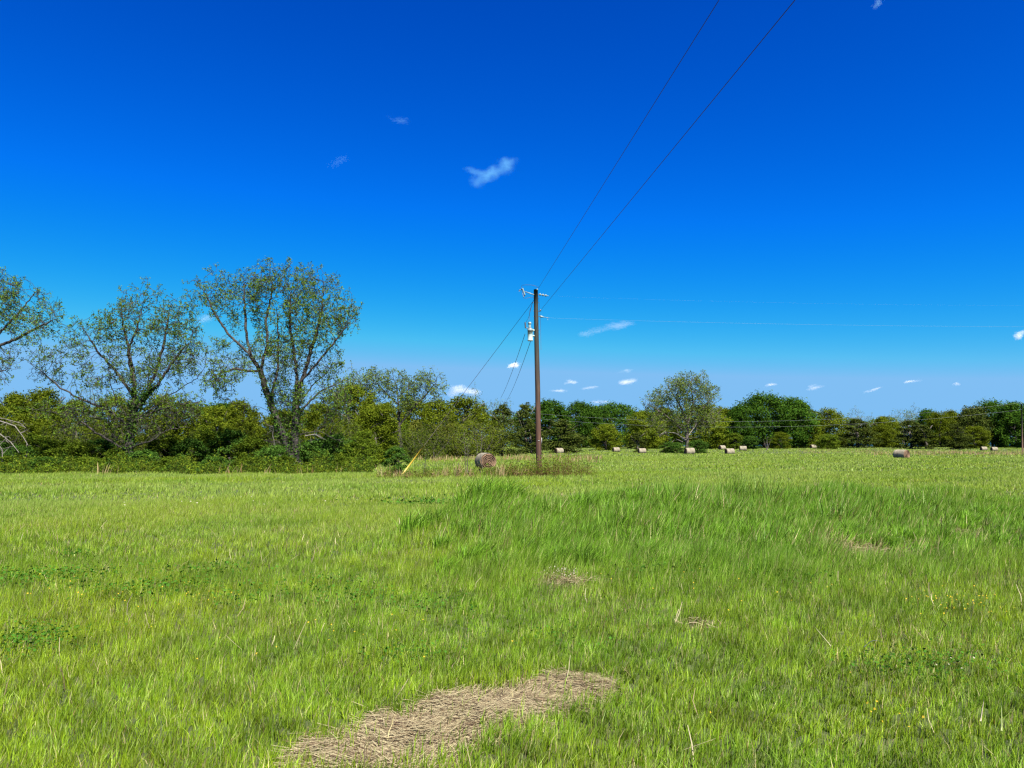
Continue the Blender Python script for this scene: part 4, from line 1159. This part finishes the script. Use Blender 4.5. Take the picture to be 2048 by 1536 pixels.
# ------------------------------------------------------------------ weeds (uncountable ground cover)
def weed_mass(name, x, y, h, leaf, r, cols, label, per=9, stem_col=(0.05, 0.05, 0.02), asp=0.45):
    n = len(x); z = terrain(x, y)
    t = r.random((n, per)) ** 0.8
    lx, ly = r.normal(0, .16, (n, 1)), r.normal(0, .16, (n, 1))
    c = np.stack([x[:, None] + lx * t * h[:, None] + r.normal(0, .07, (n, per)), y[:, None] + ly * t * h[:, None] + r.normal(0, .07, (n, per)), z[:, None] + t * h[:, None]], 2).reshape(-1, 3)
    v, f = leaf_faces(c, leaf * r.uniform(.6, 1.4, len(c)), r, np.array((0.1, -0.2, 0.7)), asp, 2.0)
    base = np.asarray(cols)[r.integers(0, len(cols), n)]
    cc = np.repeat(np.repeat(base * r.uniform(.65, 1.3, (n, 1)), per, 0) * r.uniform(.8, 1.2, (n * per, 1)), 4, 0)
    # stems
    s = 0.006
    b0 = np.stack([x, y, z], 1); tp = b0 + np.stack([lx[:, 0] * h, ly[:, 0] * h, h], 1)
    sv = np.stack([b0 - (s, 0, 0), b0 + (s, 0, 0), tp], 1).reshape(-1, 3)
    sf = np.arange(n * 3).reshape(n, 3) + len(v)
    sc = np.tile(np.array(stem_col), (n * 3, 1))
    o = obj(name, mesh(name, np.concatenate([v, sv]), [f, sf], np.concatenate([cc, sc])), M['weed'])
    return tag(o, label, 'weeds', kind='stuff')

r = np.random.default_rng(501)
n = 5200
px = r.uniform(-60, 745, n); d = r.uniform(44.5, 50, n) + 1.2 * wave(px / 25, 0 * px, 3, 91)
x = (px - 1024) / F * d
weed_mass('hedgerow_weeds', x, d, r.uniform(.35, 1.05, n) * (0.55 + 0.45 * smooth(44, 49, d)) * (1 + .5 * wave(px / 12, d, 3, 93)), 0.13, r, [(.085, .125, .009), (.07, .108, .009), (.05, .09, .009), (.12, .15, .014), (.035, .075, .012)], 'tall green weeds along the front of the hedgerow', 8)
n = 2600
px = r.uniform(755, 1195, n); d = r.uniform(37.5, 43.5, n) + 0.8 * wave(px / 30, 0 * px, 2, 92)
k = ((px < 1010) & (r.random(n) < .35 + .65 * smooth(940, 1010, px)) & (r.random(n) < .55 + .5 * wave(px / 9, d, 2, 94))) | ((px >= 1010) & (d > 37.5 + (px - 1010) / 185 * 2.2 + .9 * wave(px / 14, d, 1, 95)) & (r.random(n) < 1.05 - smooth(1120, 1200, px + 22 * wave(px / 20, d, 1, 97))) & (r.random(n) < .75 + .5 * wave(px / 8, d, 1.5, 98)))
px, d = px[k], d[k]; n = len(px); x = (px - 1024) / F * d
hump = 1 + 0.75 * np.exp(-((px - 1120) / 60) ** 2) - 0.35 * smooth(990, 900, px)
weed_mass('pole_weeds', x, d, r.uniform(.2, .75, n) * hump * (1 + .45 * wave(px / 16, d, 2, 96)), 0.08, r, [(.07, .115, .010), (.09, .125, .012), (.075, .050, .020), (.055, .10, .010), (.11, .13, .02), (.11, .085, .035), (.08, .12, .010)], 'reddish green weeds growing round the foot of the utility pole', 10, (.09, .05, .025))

def dry_tufts(name, spots, r, label):
    xs, ys, hs, ws = [], [], [], []
    for px, d, q, spread, h, w in spots:
        x0 = (px - 1024) / F * d
        xs.append(x0 + r.normal(0, spread, q)); ys.append(d + r.normal(0, spread, q)); hs.append(h * r.uniform(.4, 1.15, q)); ws.append(np.full(q, w))
    x, y, h, w = map(np.concatenate, (xs, ys, hs, ws)); n = len(x)
    b0 = np.stack([x, y, terrain(x, y) - .02], 1)
    a = r.uniform(0, math.pi, n); s = np.stack([np.cos(a) * w / 2, np.sin(a) * w / 2, 0 * a], 1)
    tp = b0 + np.stack([r.normal(0.12, .22, n) * h, r.normal(0, .2, n) * h, h], 1)
    md = b0 * .5 + tp * .5 + np.stack([0 * h, 0 * h, .06 * h], 1)
    v = np.stack([b0 - s * .7, b0 + s * .7, md - s, md + s, tp], 1).reshape(-1, 3)
    k = np.arange(n)[:, None] * 5
    f = [np.concatenate([k + (0, 1, 3), k + (0, 3, 2), k + (2, 3, 4)])]
    c = np.array((.27, .205, .10)) * r.uniform(.6, 1.2, (n, 1)) * np.where(r.random((n, 1)) < .2, np.array((.75, .6, .5)), 1)
    o = obj(name, mesh(name, v, f, np.repeat(c, 5, 0)), M['straw'])
    return tag(o, label, 'dry grass', kind='stuff')
sp = [(797, 39, 44, .18, .5, .022), (815, 38.6, 26, .15, .5, .022), (764, 39.5, 30, .2, .7, .022), (870, 39, 25, .15, .5, .022), (892, 40, 30, .12, .7, .022), (914, 39, 40, .06, .95, .022), (935, 39, 22, .2, .6, .022), (998, 37.6, 26, .12, .9, .024), (1005, 37.8, 20, .12, .85, .024), (1050, 40, 20, .15, .6, .022), (1040, 39, 18, .15, .55, .022), (960, 38, 25, .4, .4, .022)]
dry_tufts('dry_grass', sp, np.random.default_rng(511), 'tan dead grass tufts standing in the weeds round the utility pole')
r = np.random.default_rng(512)
sp = [(px_, d_, 9, .45, .7, .05) for px_, d_ in zip(r.uniform(985, 1205, 42), r.uniform(72, 92, 42))] + [(px_, d_, 8, .4, .6, .05) for px_, d_ in zip(r.uniform(835, 960, 20), r.uniform(70, 84, 20))]
dry_tufts('dry_grass', sp, r, 'band of tan dead grass in front of the dark cedars beyond the pole')
sp = [(px_, d_, 22, 1.3, .75, .055) for px_, d_ in zip(r.uniform(1745, 2120, 75), r.uniform(135, 170, 75))] + [(px_, d_, 16, 1.0, .5, .06) for px_, d_ in zip(r.uniform(1590, 1760, 24), r.uniform(165, 205, 24))]
dry_tufts('dry_grass', sp, r, 'band of tan dead grass below the trees at the right edge')
sp = [(px_, d_, 8, .3, .7, .03) for px_, d_ in zip(r.uniform(20, 730, 7), r.uniform(43, 45, 7))]
dry_tufts('dry_grass', sp, r, 'few pale dry tufts at the front of the hedgerow weeds')

# ------------------------------------------------------------------ hay bales
def bale_meshes(seed):
    r = np.random.default_rng(seed)
    n, L, Rr = 44, 1.5, 0.64
    rows = 13
    # side: axis along local x, resting on z = 0, flattened a little underneath
    def ring_pt(a, rad):
        yy, zz = math.sin(a) * rad, math.cos(a) * rad
        if zz < -0.80 * Rr: zz = -0.80 * Rr + (zz + 0.80 * Rr) * 0.3
        return yy * 1.03, zz
    zoff = 0.80 * Rr + 0.2 * Rr * 0.3
    v, f = [], []
    for i in range(rows):
        t = i / (rows - 1)
        xx = (t - .5) * L
        edge = 1 - 0.05 * max(0, abs(t - .5) * 2 - .8) / .2
        for k in range(n):
            a = 2 * math.pi * k / n
            rad = Rr * edge * (1 + .012 * math.sin(3 * a + seed) + r.normal(0, .006)) 
            yy, zz = ring_pt(a, rad)
            v.append((xx + (r.normal(0, .008) if 0 < i < rows - 1 else 0), yy, zz + zoff))
    for i in range(rows - 1):
        for k in range(n):
            f.append((i * n + k, i * n + (k + 1) % n, (i + 1) * n + (k + 1) % n, (i + 1) * n + k))
    side = mesh('wrapped_side', v, np.array(f), smooth_shade=True)
    # end face: rolled spiral layers as ridges, bulging slightly outward
    rings = 22
    v, f = [(0.03, 0, zoff)], []
    for i in range(1, rings + 1):
        q = i / rings
        for k in range(n):
            a = 2 * math.pi * k / n
            turns = 5.0
            ph = q * turns - k / n
            ridge = .05 * (math.sin(2 * math.pi * ph) + .4 * math.sin(4 * math.pi * ph + 1)) * (q < .97)
            yy, zz = ring_pt(a, Rr * .95 * q)
            v.append((.06 * (1 - q ** 3) + ridge + r.normal(0, .006) * (q < .97), yy, zz + zoff))
    for k in range(n): f.append((0, 1 + k, 1 + (k + 1) % n))
    f4 = []
    for i in range(rings - 1):
        for k in range(n):
            f4.append((1 + i * n + k, 1 + (i + 1) * n + k, 1 + (i + 1) * n + (k + 1) % n, 1 + i * n + (k + 1) % n))
    end = mesh('end_face', v, [np.array(f), np.array(f4)])
    side.materials.append(M['hay_side']); end.materials.append(M['hay_end'])
    return side, end, L
BALE = [bale_meshes(3), bale_meshes(5)]
def bale(px, d, ang, size, label, var=0, name='hay_bale', z_off=0.0):
    x, y, z = at(px, d)
    back = math.atan2(-y, -x)                        # towards the camera
    a = back + R(ang)                                # direction the visible end faces
    root = empty(name, (x, y, z - .04 + z_off), a)
    root.scale = (size,) * 3
    tag(root, label, 'hay bale', 'round hay bales left in the meadow')
    side, end, L = BALE[var]
    o = bpy.data.objects.new('wrapped_side', side); COL.objects.link(o); o.parent = root
    for s in (1, -1):
        o = bpy.data.objects.new('end_face', end); COL.objects.link(o); o.parent = root
        o.location = (s * L / 2, 0, 0); o.rotation_euler = (0, 0, 0 if s > 0 else math.pi)
bale(971, 57, 17, 0.98, 'nearest round bale showing its brown spiral end, left of the pole')
bale(1802, 97, 56, 0.98, 'pale round bale alone on the right with its end turned right', 1)
bale(1118, 149, -58, 0.95, 'small pale bale just right of the pole against the dark cedar')
bale(1232, 190, -68, 1.0, 'upright looking pale bale left of the small dark cedar', 1)
bale(1284, 158, -75, 0.92, 'pale bale right beside the small dark cedar')
bale(1379, 148, -66, 1.08, 'largest pale bale below the lone tree', 1)
bale(1444, 212, -50, 1.05, 'farthest rounded bale peeking out behind another bale')
bale(1459, 153, -64, 1.02, 'pale bale with a black shaded end, in front of the farthest rounded bale', 1)
bale(1486, 196, -84, 1.06, 'squarish pale bale left of the far sapling')
bale(1626, 232, -55, 1.0, 'half hidden pale bale at the right foot of the big oak', 1)
bale(1967, 205, -60, .9, 'pale bale top showing over the dry grass, left one of two')
bale(1988, 200, -62, .9, 'pale bale top showing over the dry grass, right one of two', 1)

# ------------------------------------------------------------------ utility pole, its fittings and the wires
PD = 42.0
px0, pyb = 1078.0, 950.0
bx, by, bz = at(px0, PD)
base = Vector((bx, by, bz))
top = P(1071.5, 579, PD)
pole_root = empty('utility_pole', base)
tag(pole_root, 'brown wooden utility pole with a pale transformer near the top', 'utility pole')
def lp(px, py, dy=0.0): return P(px, py, PD + dy) - base
mb = MB()
T = top - base
pts = [Vector((0, 0, -.3))] + [T * t for t in (0.02, .15, .3, .45, .6, .75, .9, 1.0)]
rad_ = [.158, .155, .150, .145, .140, .134, .127, .120, .116]
pts[4] += Vector((.008, 0, 0)); pts[6] += Vector((-.008, 0, 0))
mb.tube(pts, rad_, 20)
mb.build('pole_shaft', M['pole_wood'], pole_root, True)
# transformer
tb, tt = lp(1060.6, 682, -.12), lp(1060.2, 659, -.12)
mb = MB()
Hh = (tt - tb).length
mb.lathe([(.135, 0), (.15, .02), (.15, .05), (.142, .06), (.142, Hh - .05), (.152, Hh - .045), (.152, Hh - .01), (.142, Hh)], aim(tb, tt), 24)
tank = mb.build('transformer', M['tank'], pole_root, True)
mb = MB(); mb.lathe([(.148, 0), (.15, .03), (.10, .075), (.03, .09)], aim(tt, tt + Vector((0, 0, 1))), 20)
mb.build('lid', M['steel'], tank, True)
b0 = tt + Vector((-.02, -.02, .07))
mb = MB(); mb.lathe([(.05, 0), (.08, .03), (.045, .05), (.085, .09), (.045, .11), (.085, .15), (.04, .17), (.075, .21), (.095, .27), (.08, .33), (.03, .35)], Matrix.Translation(b0), 14)
mb.build('bushing', M['porcelain'], tank, True)
a0, a1 = lp(1051.2, 656, -.15), lp(1050.2, 645, -.15)
mb = MB(); Lh = (a1 - a0).length
prof = [(.03, 0)]
for i in range(6): prof += [(.05, Lh * (i + .2) / 6.4), (.03, Lh * (i + .7) / 6.4)]
prof += [(.045, Lh * .96), (.045, Lh)]
mb.lathe(prof, aim(a0, a1), 12); mb.build('arrester', M['dark_porcelain'], tank, True)
mb = MB(); mb.tube([a0, lp(1054, 656, -.12), lp(1057, 657, -.12)], .02, 6); mb.build('arrester_bracket', M['steel'], tank)
for py in (661, 672):
    q = lp(1066, py, -.06); e = lp(1074, py, 0)
    mb = MB(); mb.box((q + e) / 2, (abs(e.x - q.x) + .06, .10, .085)); mb.box(q, (.04, .2, .10)); mb.build('mounting_bracket', M['tank'], tank)
for k in (-1, 0, 1):
    mb = MB(); c0 = tb + Vector((k * .075, -.145, Hh * .8)); mb.lathe([(.02, 0), (.032, .03), (.02, .05), (.03, .08), (.015, .1)], aim(c0, c0 + Vector((0, -1, .25))), 10); mb.build('terminal', M['dark_porcelain'], tank, True)
# cutout on its bracket arm
mb = MB(); mb.tube([lp(1068, 589.5, -.1), lp(1058, 586, -.15), lp(1049.5, 583, -.2)], [.032, .028, .022], 8); mb.build('bracket_arm', M['porcelain'], pole_root, True)
c0, c1 = lp(1045, 576.5, -.22), lp(1050, 591, -.22)
mb = MB(); Lh = (c1 - c0).length; prof = [(.02, 0)]
for i in range(7): prof += [(.052, Lh * (i + .3) / 7.2), (.028, Lh * (i + .8) / 7.2)]
prof += [(.02, Lh)]
mb.lathe(prof, aim(c0, c1), 12); cut = mb.build('fuse_cutout', M['porcelain'], pole_root, True)
mb = MB(); mb.tube([lp(1044.6, 578, -.3), lp(1038, 581, -.3)], [.02, .028], 6); mb.tube([lp(1038, 580, -.3), lp(1038.4, 583, -.3)], .022, 6); mb.build('upper_contact', M['dark_porcelain'], cut, True)
mb = MB(); mb.tube([lp(1050, 590, -.3), lp(1046.5, 593.5, -.3)], [.03, .02], 6); mb.build('lower_contact', M['dark_porcelain'], cut, True)
mb = MB(); mb.tube([lp(1043, 578, -.34), lp(1046.5, 592, -.34)], .015, 6); mb.build('fuse_tube', M['dark_porcelain'], cut, True)
# bell insulators towards the right
def insulator(p, q, n, rr, mat, name='insulator'):
    mb = MB(); L_ = (q - p).length; prof = [(.014, 0)]
    for i in range(n):
        t0 = (i + .25) / (n + .6)
        prof += [(.02, L_ * t0), (rr, L_ * (t0 + .06)), (rr * .92, L_ * (t0 + .30 / n)), (rr * .45, L_ * (t0 + .55 / n)), (.02, L_ * (t0 + .62 / n))]
    prof += [(.014, L_)]
    mb.lathe(prof, aim(p, q), 14); return mb.build(name, mat, pole_root, True)
iA, iB = lp(1077, 588.5), lp(1097.5, 592)
insulator(iA, iB, 3, .075, M['porcelain'])
jA, jB = lp(1078, 632.5), lp(1090, 634.5)
insulator(jA, jB, 1, .06, M['porcelain'])
mb = MB(); mb.tube([jB, lp(1099, 636)], .012, 6); mb.tube([lp(1095, 635.5), lp(1095.5, 640)], .008, 5); mb.build('dead_end_clamp', M['steel'], pole_root)
mb = MB(); mb.lathe([(.02, -.05), (.045, -.04), (.03, 0), (.045, .04), (.02, .05)], Matrix.Translation(lp(1081, 621, -.1)), 12); mb.tube([lp(1076, 623, -.05), lp(1081, 622.5, -.1), lp(1082, 619.5, -.1)], .012, 6); mb.build('neutral_spool', M['dark_porcelain'], pole_root, True)
mb = MB(); mb.lathe([(.02, 0), (.05, .02), (.03, .06), (.055, .08), (.02, .12)], aim(lp(1073.5, 580, -.1), lp(1077, 576, -.4)), 12); mb.build('top_insulator', M['porcelain'], pole_root, True)
for py in (590, 596, 605, 622, 633, 660, 668):
    c = lp(1072 + (py - 580) * .018, py)
    mb = MB(); mb.tube([c + Vector((-.17, 0, 0)), c + Vector((.17, 0, 0))], .012, 6); mb.build('through_bolt', M['steel'], pole_root)
def loop(pp, rr, name='jumper_wire'):
    mb = MB(); mb.tube(pp, rr, 5); return mb.build(name, M['wire'], pole_root, True)
loop([lp(1044, 577, -.25), lp(1042.8, 574, -.25), lp(1044, 570.5, -.25), lp(1052, 569.8, -.3), lp(1063, 570, -.35), lp(1071, 572, -.35), lp(1077, 575.5, -.4)], .010)
loop([lp(1046.5, 593.5, -.3), lp(1048, 596, -.3), lp(1052, 596.6, -.3), lp(1060, 595, -.2), lp(1067, 594, -.13)], .010)
loop([lp(1067, 600, -.15), lp(1063, 612, -.18), lp(1058.5, 630, -.16), lp(1058, 640, -.14)], .012)
loop([lp(1066.5, 602, -.15), lp(1060, 620, -.22), lp(1058.5, 632, -.2), lp(1053, 643, -.18), lp(1050.5, 646, -.16)], .010)
loop([lp(1077.5, 594, -.12), lp(1079, 618, -.12), lp(1081, 640, -.13), lp(1082, 700, -.13)], .007, 'ground_wire')
mb = MB(); mb.box(lp(1083.4, 882, -.05), (.022, .02, .36), None); mb.build('wire_guard', M['white'], pole_root)
mb = MB(); mb.box(lp(1077.5, 881.5, -.155), (.09, .006, .04)); mb.build('number_tag', M['steel'], pole_root)

def wire(p, q, sag, rr, mat, label, n=40, name='power_line'):
    mb = MB(); pts = []
    for i in range(n + 1):
        t = i / n
        c = Vector(p).lerp(Vector(q), t); c.z -= 4 * sag * t * (1 - t); pts.append(c)
    mb.tube(pts, rr, 5)
    o = mb.build(name, mat, None, True)
    tag(o, label, 'power line', 'overhead wires')
    return o
def through(p, q, t_end):
    """line from p on through q, carried on to parameter t_end"""
    return Vector(p) + (Vector(q) - Vector(p)) * t_end
wA0 = P(1077, 576, PD - .4); wB0 = P(1082.5, 619, PD - .1)
def pass_px(px, py, z):
    u = P(px, py, 1.0); s = (z - EYE) / (u.z - EYE); return Vector((u.x * s, s, z))
wire(wA0, through(wA0, pass_px(1438, 0, wA0.z - .05), 2.4), 0.0, .0072, M['wire'], 'left one of two dark wires running overhead from the pole top')
wire(wB0, through(wB0, pass_px(1590, 0, wB0.z - .05), 2.4), 0.0, .0076, M['wire'], 'right one of two dark wires running overhead from the pole')
wire(base + iB, P(2700, 604, PD + 2), 0.35, .0006, M['bright_wire'], 'upper thin bright wire running level to the right from the bell insulators')
wire(base + lp(1099, 636), P(2700, 648, PD + 2), 0.30, .0020, M['bright_wire'], 'lower thin bright wire running level to the right from the pole')
# service drops to the far left-behind
wire(P(1050, 668, PD - .15), P(1002, 795, 92), 0.3, .014, M['wire'], 'left of two thin service wires dropping behind the pole towards the trees')
wire(P(1061, 683, PD - .15), P(1014, 800, 92), 0.3, .014, M['wire'], 'right of two thin service wires dropping behind the pole towards the trees')
# guy wire and its guard
gA = P(1066, 603, PD - .1); gx_, gy_ = ground_at(803, 951); gB = Vector((gx_, gy_, float(terrain(gx_, gy_))))
guy = empty('guy_wire', gB); tag(guy, 'taut guy wire slanting from the pole to the ground with a yellow guard', 'guy wire')
mb = MB(); mb.tube([gA - gB, Vector((0, 0, 0))], .0105, 6); mb.build('strand', M['wire'], guy, True)
dirn = (gA - gB).normalized()
gl = (P(843, 889, gy_ - .2) - gB).length
mb = MB(); mb.tube([dirn * .1, dirn * (gl * .5) + Vector((0, 0, -.012)), dirn * gl], .042, 10); mb.build('guard_tube', M['yellow'], guy, True)
mb = MB(); mb.tube([Vector((0, 0, -.1)) - dirn * .1, dirn * .35], .02, 8); mb.build('anchor_rod', M['steel'], guy, True)

# far pole and line in front of the right tree line
fx, fy, fz = at(2044.5, 182)
fp = empty('utility_pole', (fx, fy, fz)); tag(fp, 'thin distant utility pole at the right edge before dark oaks', 'utility pole')
ft = P(2043.2, 808, 182) - Vector((fx, fy, fz))
mb = MB(); mb.tube([Vector((0, 0, -.3)), ft * .5, ft], [.17, .15, .12], 10); mb.build('pole_shaft', M['pole_wood'], fp, True)
mb = MB(); mb.lathe([(.04, 0), (.09, .08), (.05, .14), (.09, .2), (.03, .3)], Matrix.Translation(ft), 10); mb.build('top_insulator', M['porcelain'], fp, True)
mb = MB(); mb.lathe([(.03, -.1), (.08, -.08), (.05, 0), (.08, .08), (.03, .1)], Matrix.Translation(ft * .88 + Vector((-.18, -.05, 0))), 10); mb.build('neutral_spool', M['dark_porcelain'], fp, True)
wire(Vector((fx, fy, fz)) + ft + Vector((0, 0, .28)), P(930, 812, 196), 4.2, .012, M['bright_wire'], 'upper of two distant wires sagging before the far tree line', 60)
wire(Vector((fx - .2, fy - .05, fz)) + ft * .88, P(930, 822, 196), 4.1, .012, M['bright_wire'], 'lower of two distant wires sagging before the far tree line', 60)

# ------------------------------------------------------------------ clouds
LOBES = {1: [(.48, .28, .36), (.30, .10, .34), (-.02, -.06, .36), (-.22, -.20, .40), (-.42, -.50, .34), (.75, .42, .22), (-.5, .05, .25)],
         2: [(.55, .28, .42), (.2, .10, .36), (-.15, -.15, .32), (-.5, -.35, .36), (.8, .3, .2)]}
def cloud(px, py, wpx, hpx, d, dens, label, seed, rot=0.0, thr=0.42, scale=1.6, soft=0.5, tint=(.96, .96, .97)):
    m, nt, out = new_mat('cloud_vapour')
    tc = N(nt, 'TexCoord')
    nz = N(nt, 'TexNoise'); nz.inputs['Scale'].default_value = scale; nz.inputs['Detail'].default_value = 6; nz.inputs['Roughness'].default_value = 0.62
    mp = N(nt, 'Mapping'); mp.inputs['Location'].default_value = (seed * 3.7, seed * 1.3, seed * 2.1); mp.inputs['Scale'].default_value = (1.0, 1, max(.5, 0.7 * hpx / wpx * 2))
    nt.links.new(tc.outputs['Object'], mp.inputs[0]); nt.links.new(mp.outputs[0], nz.inputs['Vector'])
    lobes = LOBES.get(seed)
    if lobes is None:
        lr = np.random.default_rng(seed + 700)
        lobes = [(lr.uniform(-.6, .6), lr.uniform(-.35, .35), lr.uniform(.3, .5)) for _ in range(4)] + [(0, 0, .5)]
    prev = None
    wn = N(nt, 'TexNoise'); wn.inputs['Scale'].default_value = 2.4; wn.inputs['Detail'].default_value = 5; wn.inputs['Roughness'].default_value = 0.65
    wmap = N(nt, 'Mapping'); wmap.inputs['Location'].default_value = (seed * 1.9, seed * 4.3, seed * 0.7); nt.links.new(tc.outputs['Object'], wmap.inputs[0]); nt.links.new(wmap.outputs[0], wn.inputs['Vector'])
    w1 = N(nt, 'VectorMath', operation='SUBTRACT'); nt.links.new(wn.outputs['Color'], w1.inputs[0]); w1.inputs[1].default_value = (.5, .5, .5)
    w2 = N(nt, 'VectorMath', operation='MULTIPLY_ADD'); nt.links.new(w1.outputs[0], w2.inputs[0]); w2.inputs[1].default_value = (.9, .3, .9); nt.links.new(tc.outputs['Object'], w2.inputs[2])
    for lx, lz, lrad in lobes:                                      # soft lobes make up the outline
        sb = N(nt, 'VectorMath', operation='SUBTRACT'); nt.links.new(w2.outputs[0], sb.inputs[0]); sb.inputs[1].default_value = (lx, 0, lz)
        ln = N(nt, 'VectorMath', operation='LENGTH'); nt.links.new(sb.outputs[0], ln.inputs[0])
        f1 = N(nt, 'MapRange', interpolation_type='SMOOTHSTEP'); nt.links.new(ln.outputs['Value'], f1.inputs[0]); f1.inputs[1].default_value = lrad * 1.25; f1.inputs[2].default_value = 0.0
        if prev is None: prev = f1.outputs[0]
        else:
            mxn = N(nt, 'Math', operation='ADD'); nt.links.new(prev, mxn.inputs[0]); nt.links.new(f1.outputs[0], mxn.inputs[1]); prev = mxn.outputs[0]
    el = N(nt, 'VectorMath', operation='LENGTH'); nt.links.new(tc.outputs['Object'], el.inputs[0])
    ef = N(nt, 'MapRange', interpolation_type='SMOOTHSTEP'); nt.links.new(el.outputs['Value'], ef.inputs[0]); ef.inputs[1].default_value = 1.0; ef.inputs[2].default_value = 0.6
    em = N(nt, 'Math', operation='MULTIPLY'); nt.links.new(prev, em.inputs[0]); nt.links.new(ef.outputs[0], em.inputs[1])
    class fo: outputs = [em.outputs[0]]
    # density = max(0, noise + falloff*k - thr) * dens
    k1 = N(nt, 'Math', operation='MULTIPLY_ADD'); nt.links.new(fo.outputs[0], k1.inputs[0]); k1.inputs[1].default_value = soft; nt.links.new(nz.outputs[0], k1.inputs[2])
    k2 = N(nt, 'Math', operation='SUBTRACT'); nt.links.new(k1.outputs[0], k2.inputs[0]); k2.inputs[1].default_value = thr + soft * .5
    k3 = N(nt, 'Math', operation='MAXIMUM'); nt.links.new(k2.outputs[0], k3.inputs[0]); k3.inputs[1].default_value = 0
    k35 = N(nt, 'Math', operation='MULTIPLY'); nt.links.new(k3.outputs[0], k35.inputs[0]); nt.links.new(fo.outputs[0], k35.inputs[1])
    k4 = N(nt, 'Math', operation='MULTIPLY'); nt.links.new(k35.outputs[0], k4.inputs[0])
    wpx, hpx = (wpx * 1.2, hpx * 1.2) if d > 5000 else (wpx, hpx)
    wm = wpx * d / F
    k4.inputs[1].default_value = dens * (0.55 if d > 5000 else 0.8) / wm
    vol = N(nt, 'VolumePrincipled'); vol.inputs['Color'].default_value = (*tint, 1); vol.inputs['Anisotropy'].default_value = 0.0
    nt.links.new(k4.outputs[0], vol.inputs['Density'])
    nt.links.new(vol.outputs[0], out.inputs['Volume'])
    import bmesh
    bm = bmesh.new(); bmesh.ops.create_icosphere(bm, subdivisions=3, radius=1.0)
    me = bpy.data.meshes.new('cloud'); bm.to_mesh(me); bm.free()
    o = obj('cloud', me, m)
    o.location = P(px, py, d)
    o.scale = (wm / 2, wm / 2 * .7, hpx * d / F / 2)
    o.rotation_euler = (0, rot, 0)
    tag(o, label, 'cloud')
CL = [
    (984, 342, 168, 118, 4000, 2.4, 'bright wispy white cloud alone in the deep blue sky', 1, 0, .46, 3.2, .9, (.36, .86, .96)),
    (1209, 657, 140, 46, 7000, 4.0, 'long flat pinkish cloud right of the transformer', 2, R(-3), .36, 2.0, .8, (.92, .92, .97)),
    (1029, 732, 48, 28, 8000, 3.2, 'small oval cloud crossed by the service wires', 3, R(-8), .38, 1.4, .8),
    (925, 782, 90, 44, 9000, 5.0, 'white puffy cloud rising behind the twiggy tree left of the pole', 4, 0, .38, 1.6, .9),
    (1257, 762, 50, 22, 9000, 3.4, 'small bright oval cloud left of the lone tree top', 5, R(-10), .38, 1.4, .8),
    (1142, 765, 36, 20, 9000, 2.6, 'small pale cloud first to the right of the pole low down', 6, R(-8), .38, 1.4, .8),
    (1118, 781, 50, 14, 9500, 2.2, 'thin flat cloud just right of the pole above the trees', 7, 0, .40, 1.5, .8),
    (1252, 743, 46, 14, 9000, 0.9, 'faint greyish smear of cloud above the small oval cloud', 8, R(-3), .42, 1.5, .8),
    (1208, 804, 60, 18, 9500, 2.2, 'low pale cloud touching the tree tops left of the lone tree', 9, 0, .40, 1.5, .8),
    (1630, 773, 52, 20, 9000, 3.0, 'bright slanting cloudlet above the big oaks', 10, R(-14), .40, 1.5, .8),
    (1542, 769, 44, 14, 9000, 1.6, 'faint slanting cloudlet left of the bright one above the oaks', 11, R(-12), .42, 1.5, .8),
    (1745, 780, 52, 14, 9000, 2.0, 'slanting pale cloudlet in the middle of the right tree line sky', 12, R(-14), .42, 1.5, .8),
    (1826, 762, 50, 14, 9000, 1.9, 'slanting pale cloudlet above the yellow green trees', 13, R(-12), .42, 1.5, .8),
    (1912, 769, 32, 12, 9000, 1.2, 'faint cloudlet left of the far pole', 14, R(-5), .42, 1.5, .8),
    (2042, 667, 46, 34, 7000, 2.2, 'pinkish cloud cut off by the right edge', 15, R(-20), .42, 1.5, .8),
    (1757, 10, 44, 50, 3500, .45, 'faint wisp at the top edge of the sky', 16, R(-40), .48, 2.6, .8, (.45, .85, .95)),
    (800, 240, 90, 44, 4000, .14, 'very faint wisp up left of the bright white cloud', 17, R(10), .48, 2.6, .8, (.4, .85, .95)),
    (660, 328, 110, 50, 4000, .12, 'very faint wisp level with and left of the bright white cloud', 18, R(-20), .48, 2.6, .8, (.4, .85, .95)),
    (410, 640, 80, 40, 7000, 0.35, 'pinkish cloud between the two tallest trees', 19, R(-15), .44, 1.5, .7),
    (1180, 775, 60, 14, 9000, 1.0, 'faint thin cloud between the pale cloud and the oval cloud', 20, R(-4), .42, 1.5, .8),
]
for c in CL: cloud(*c)
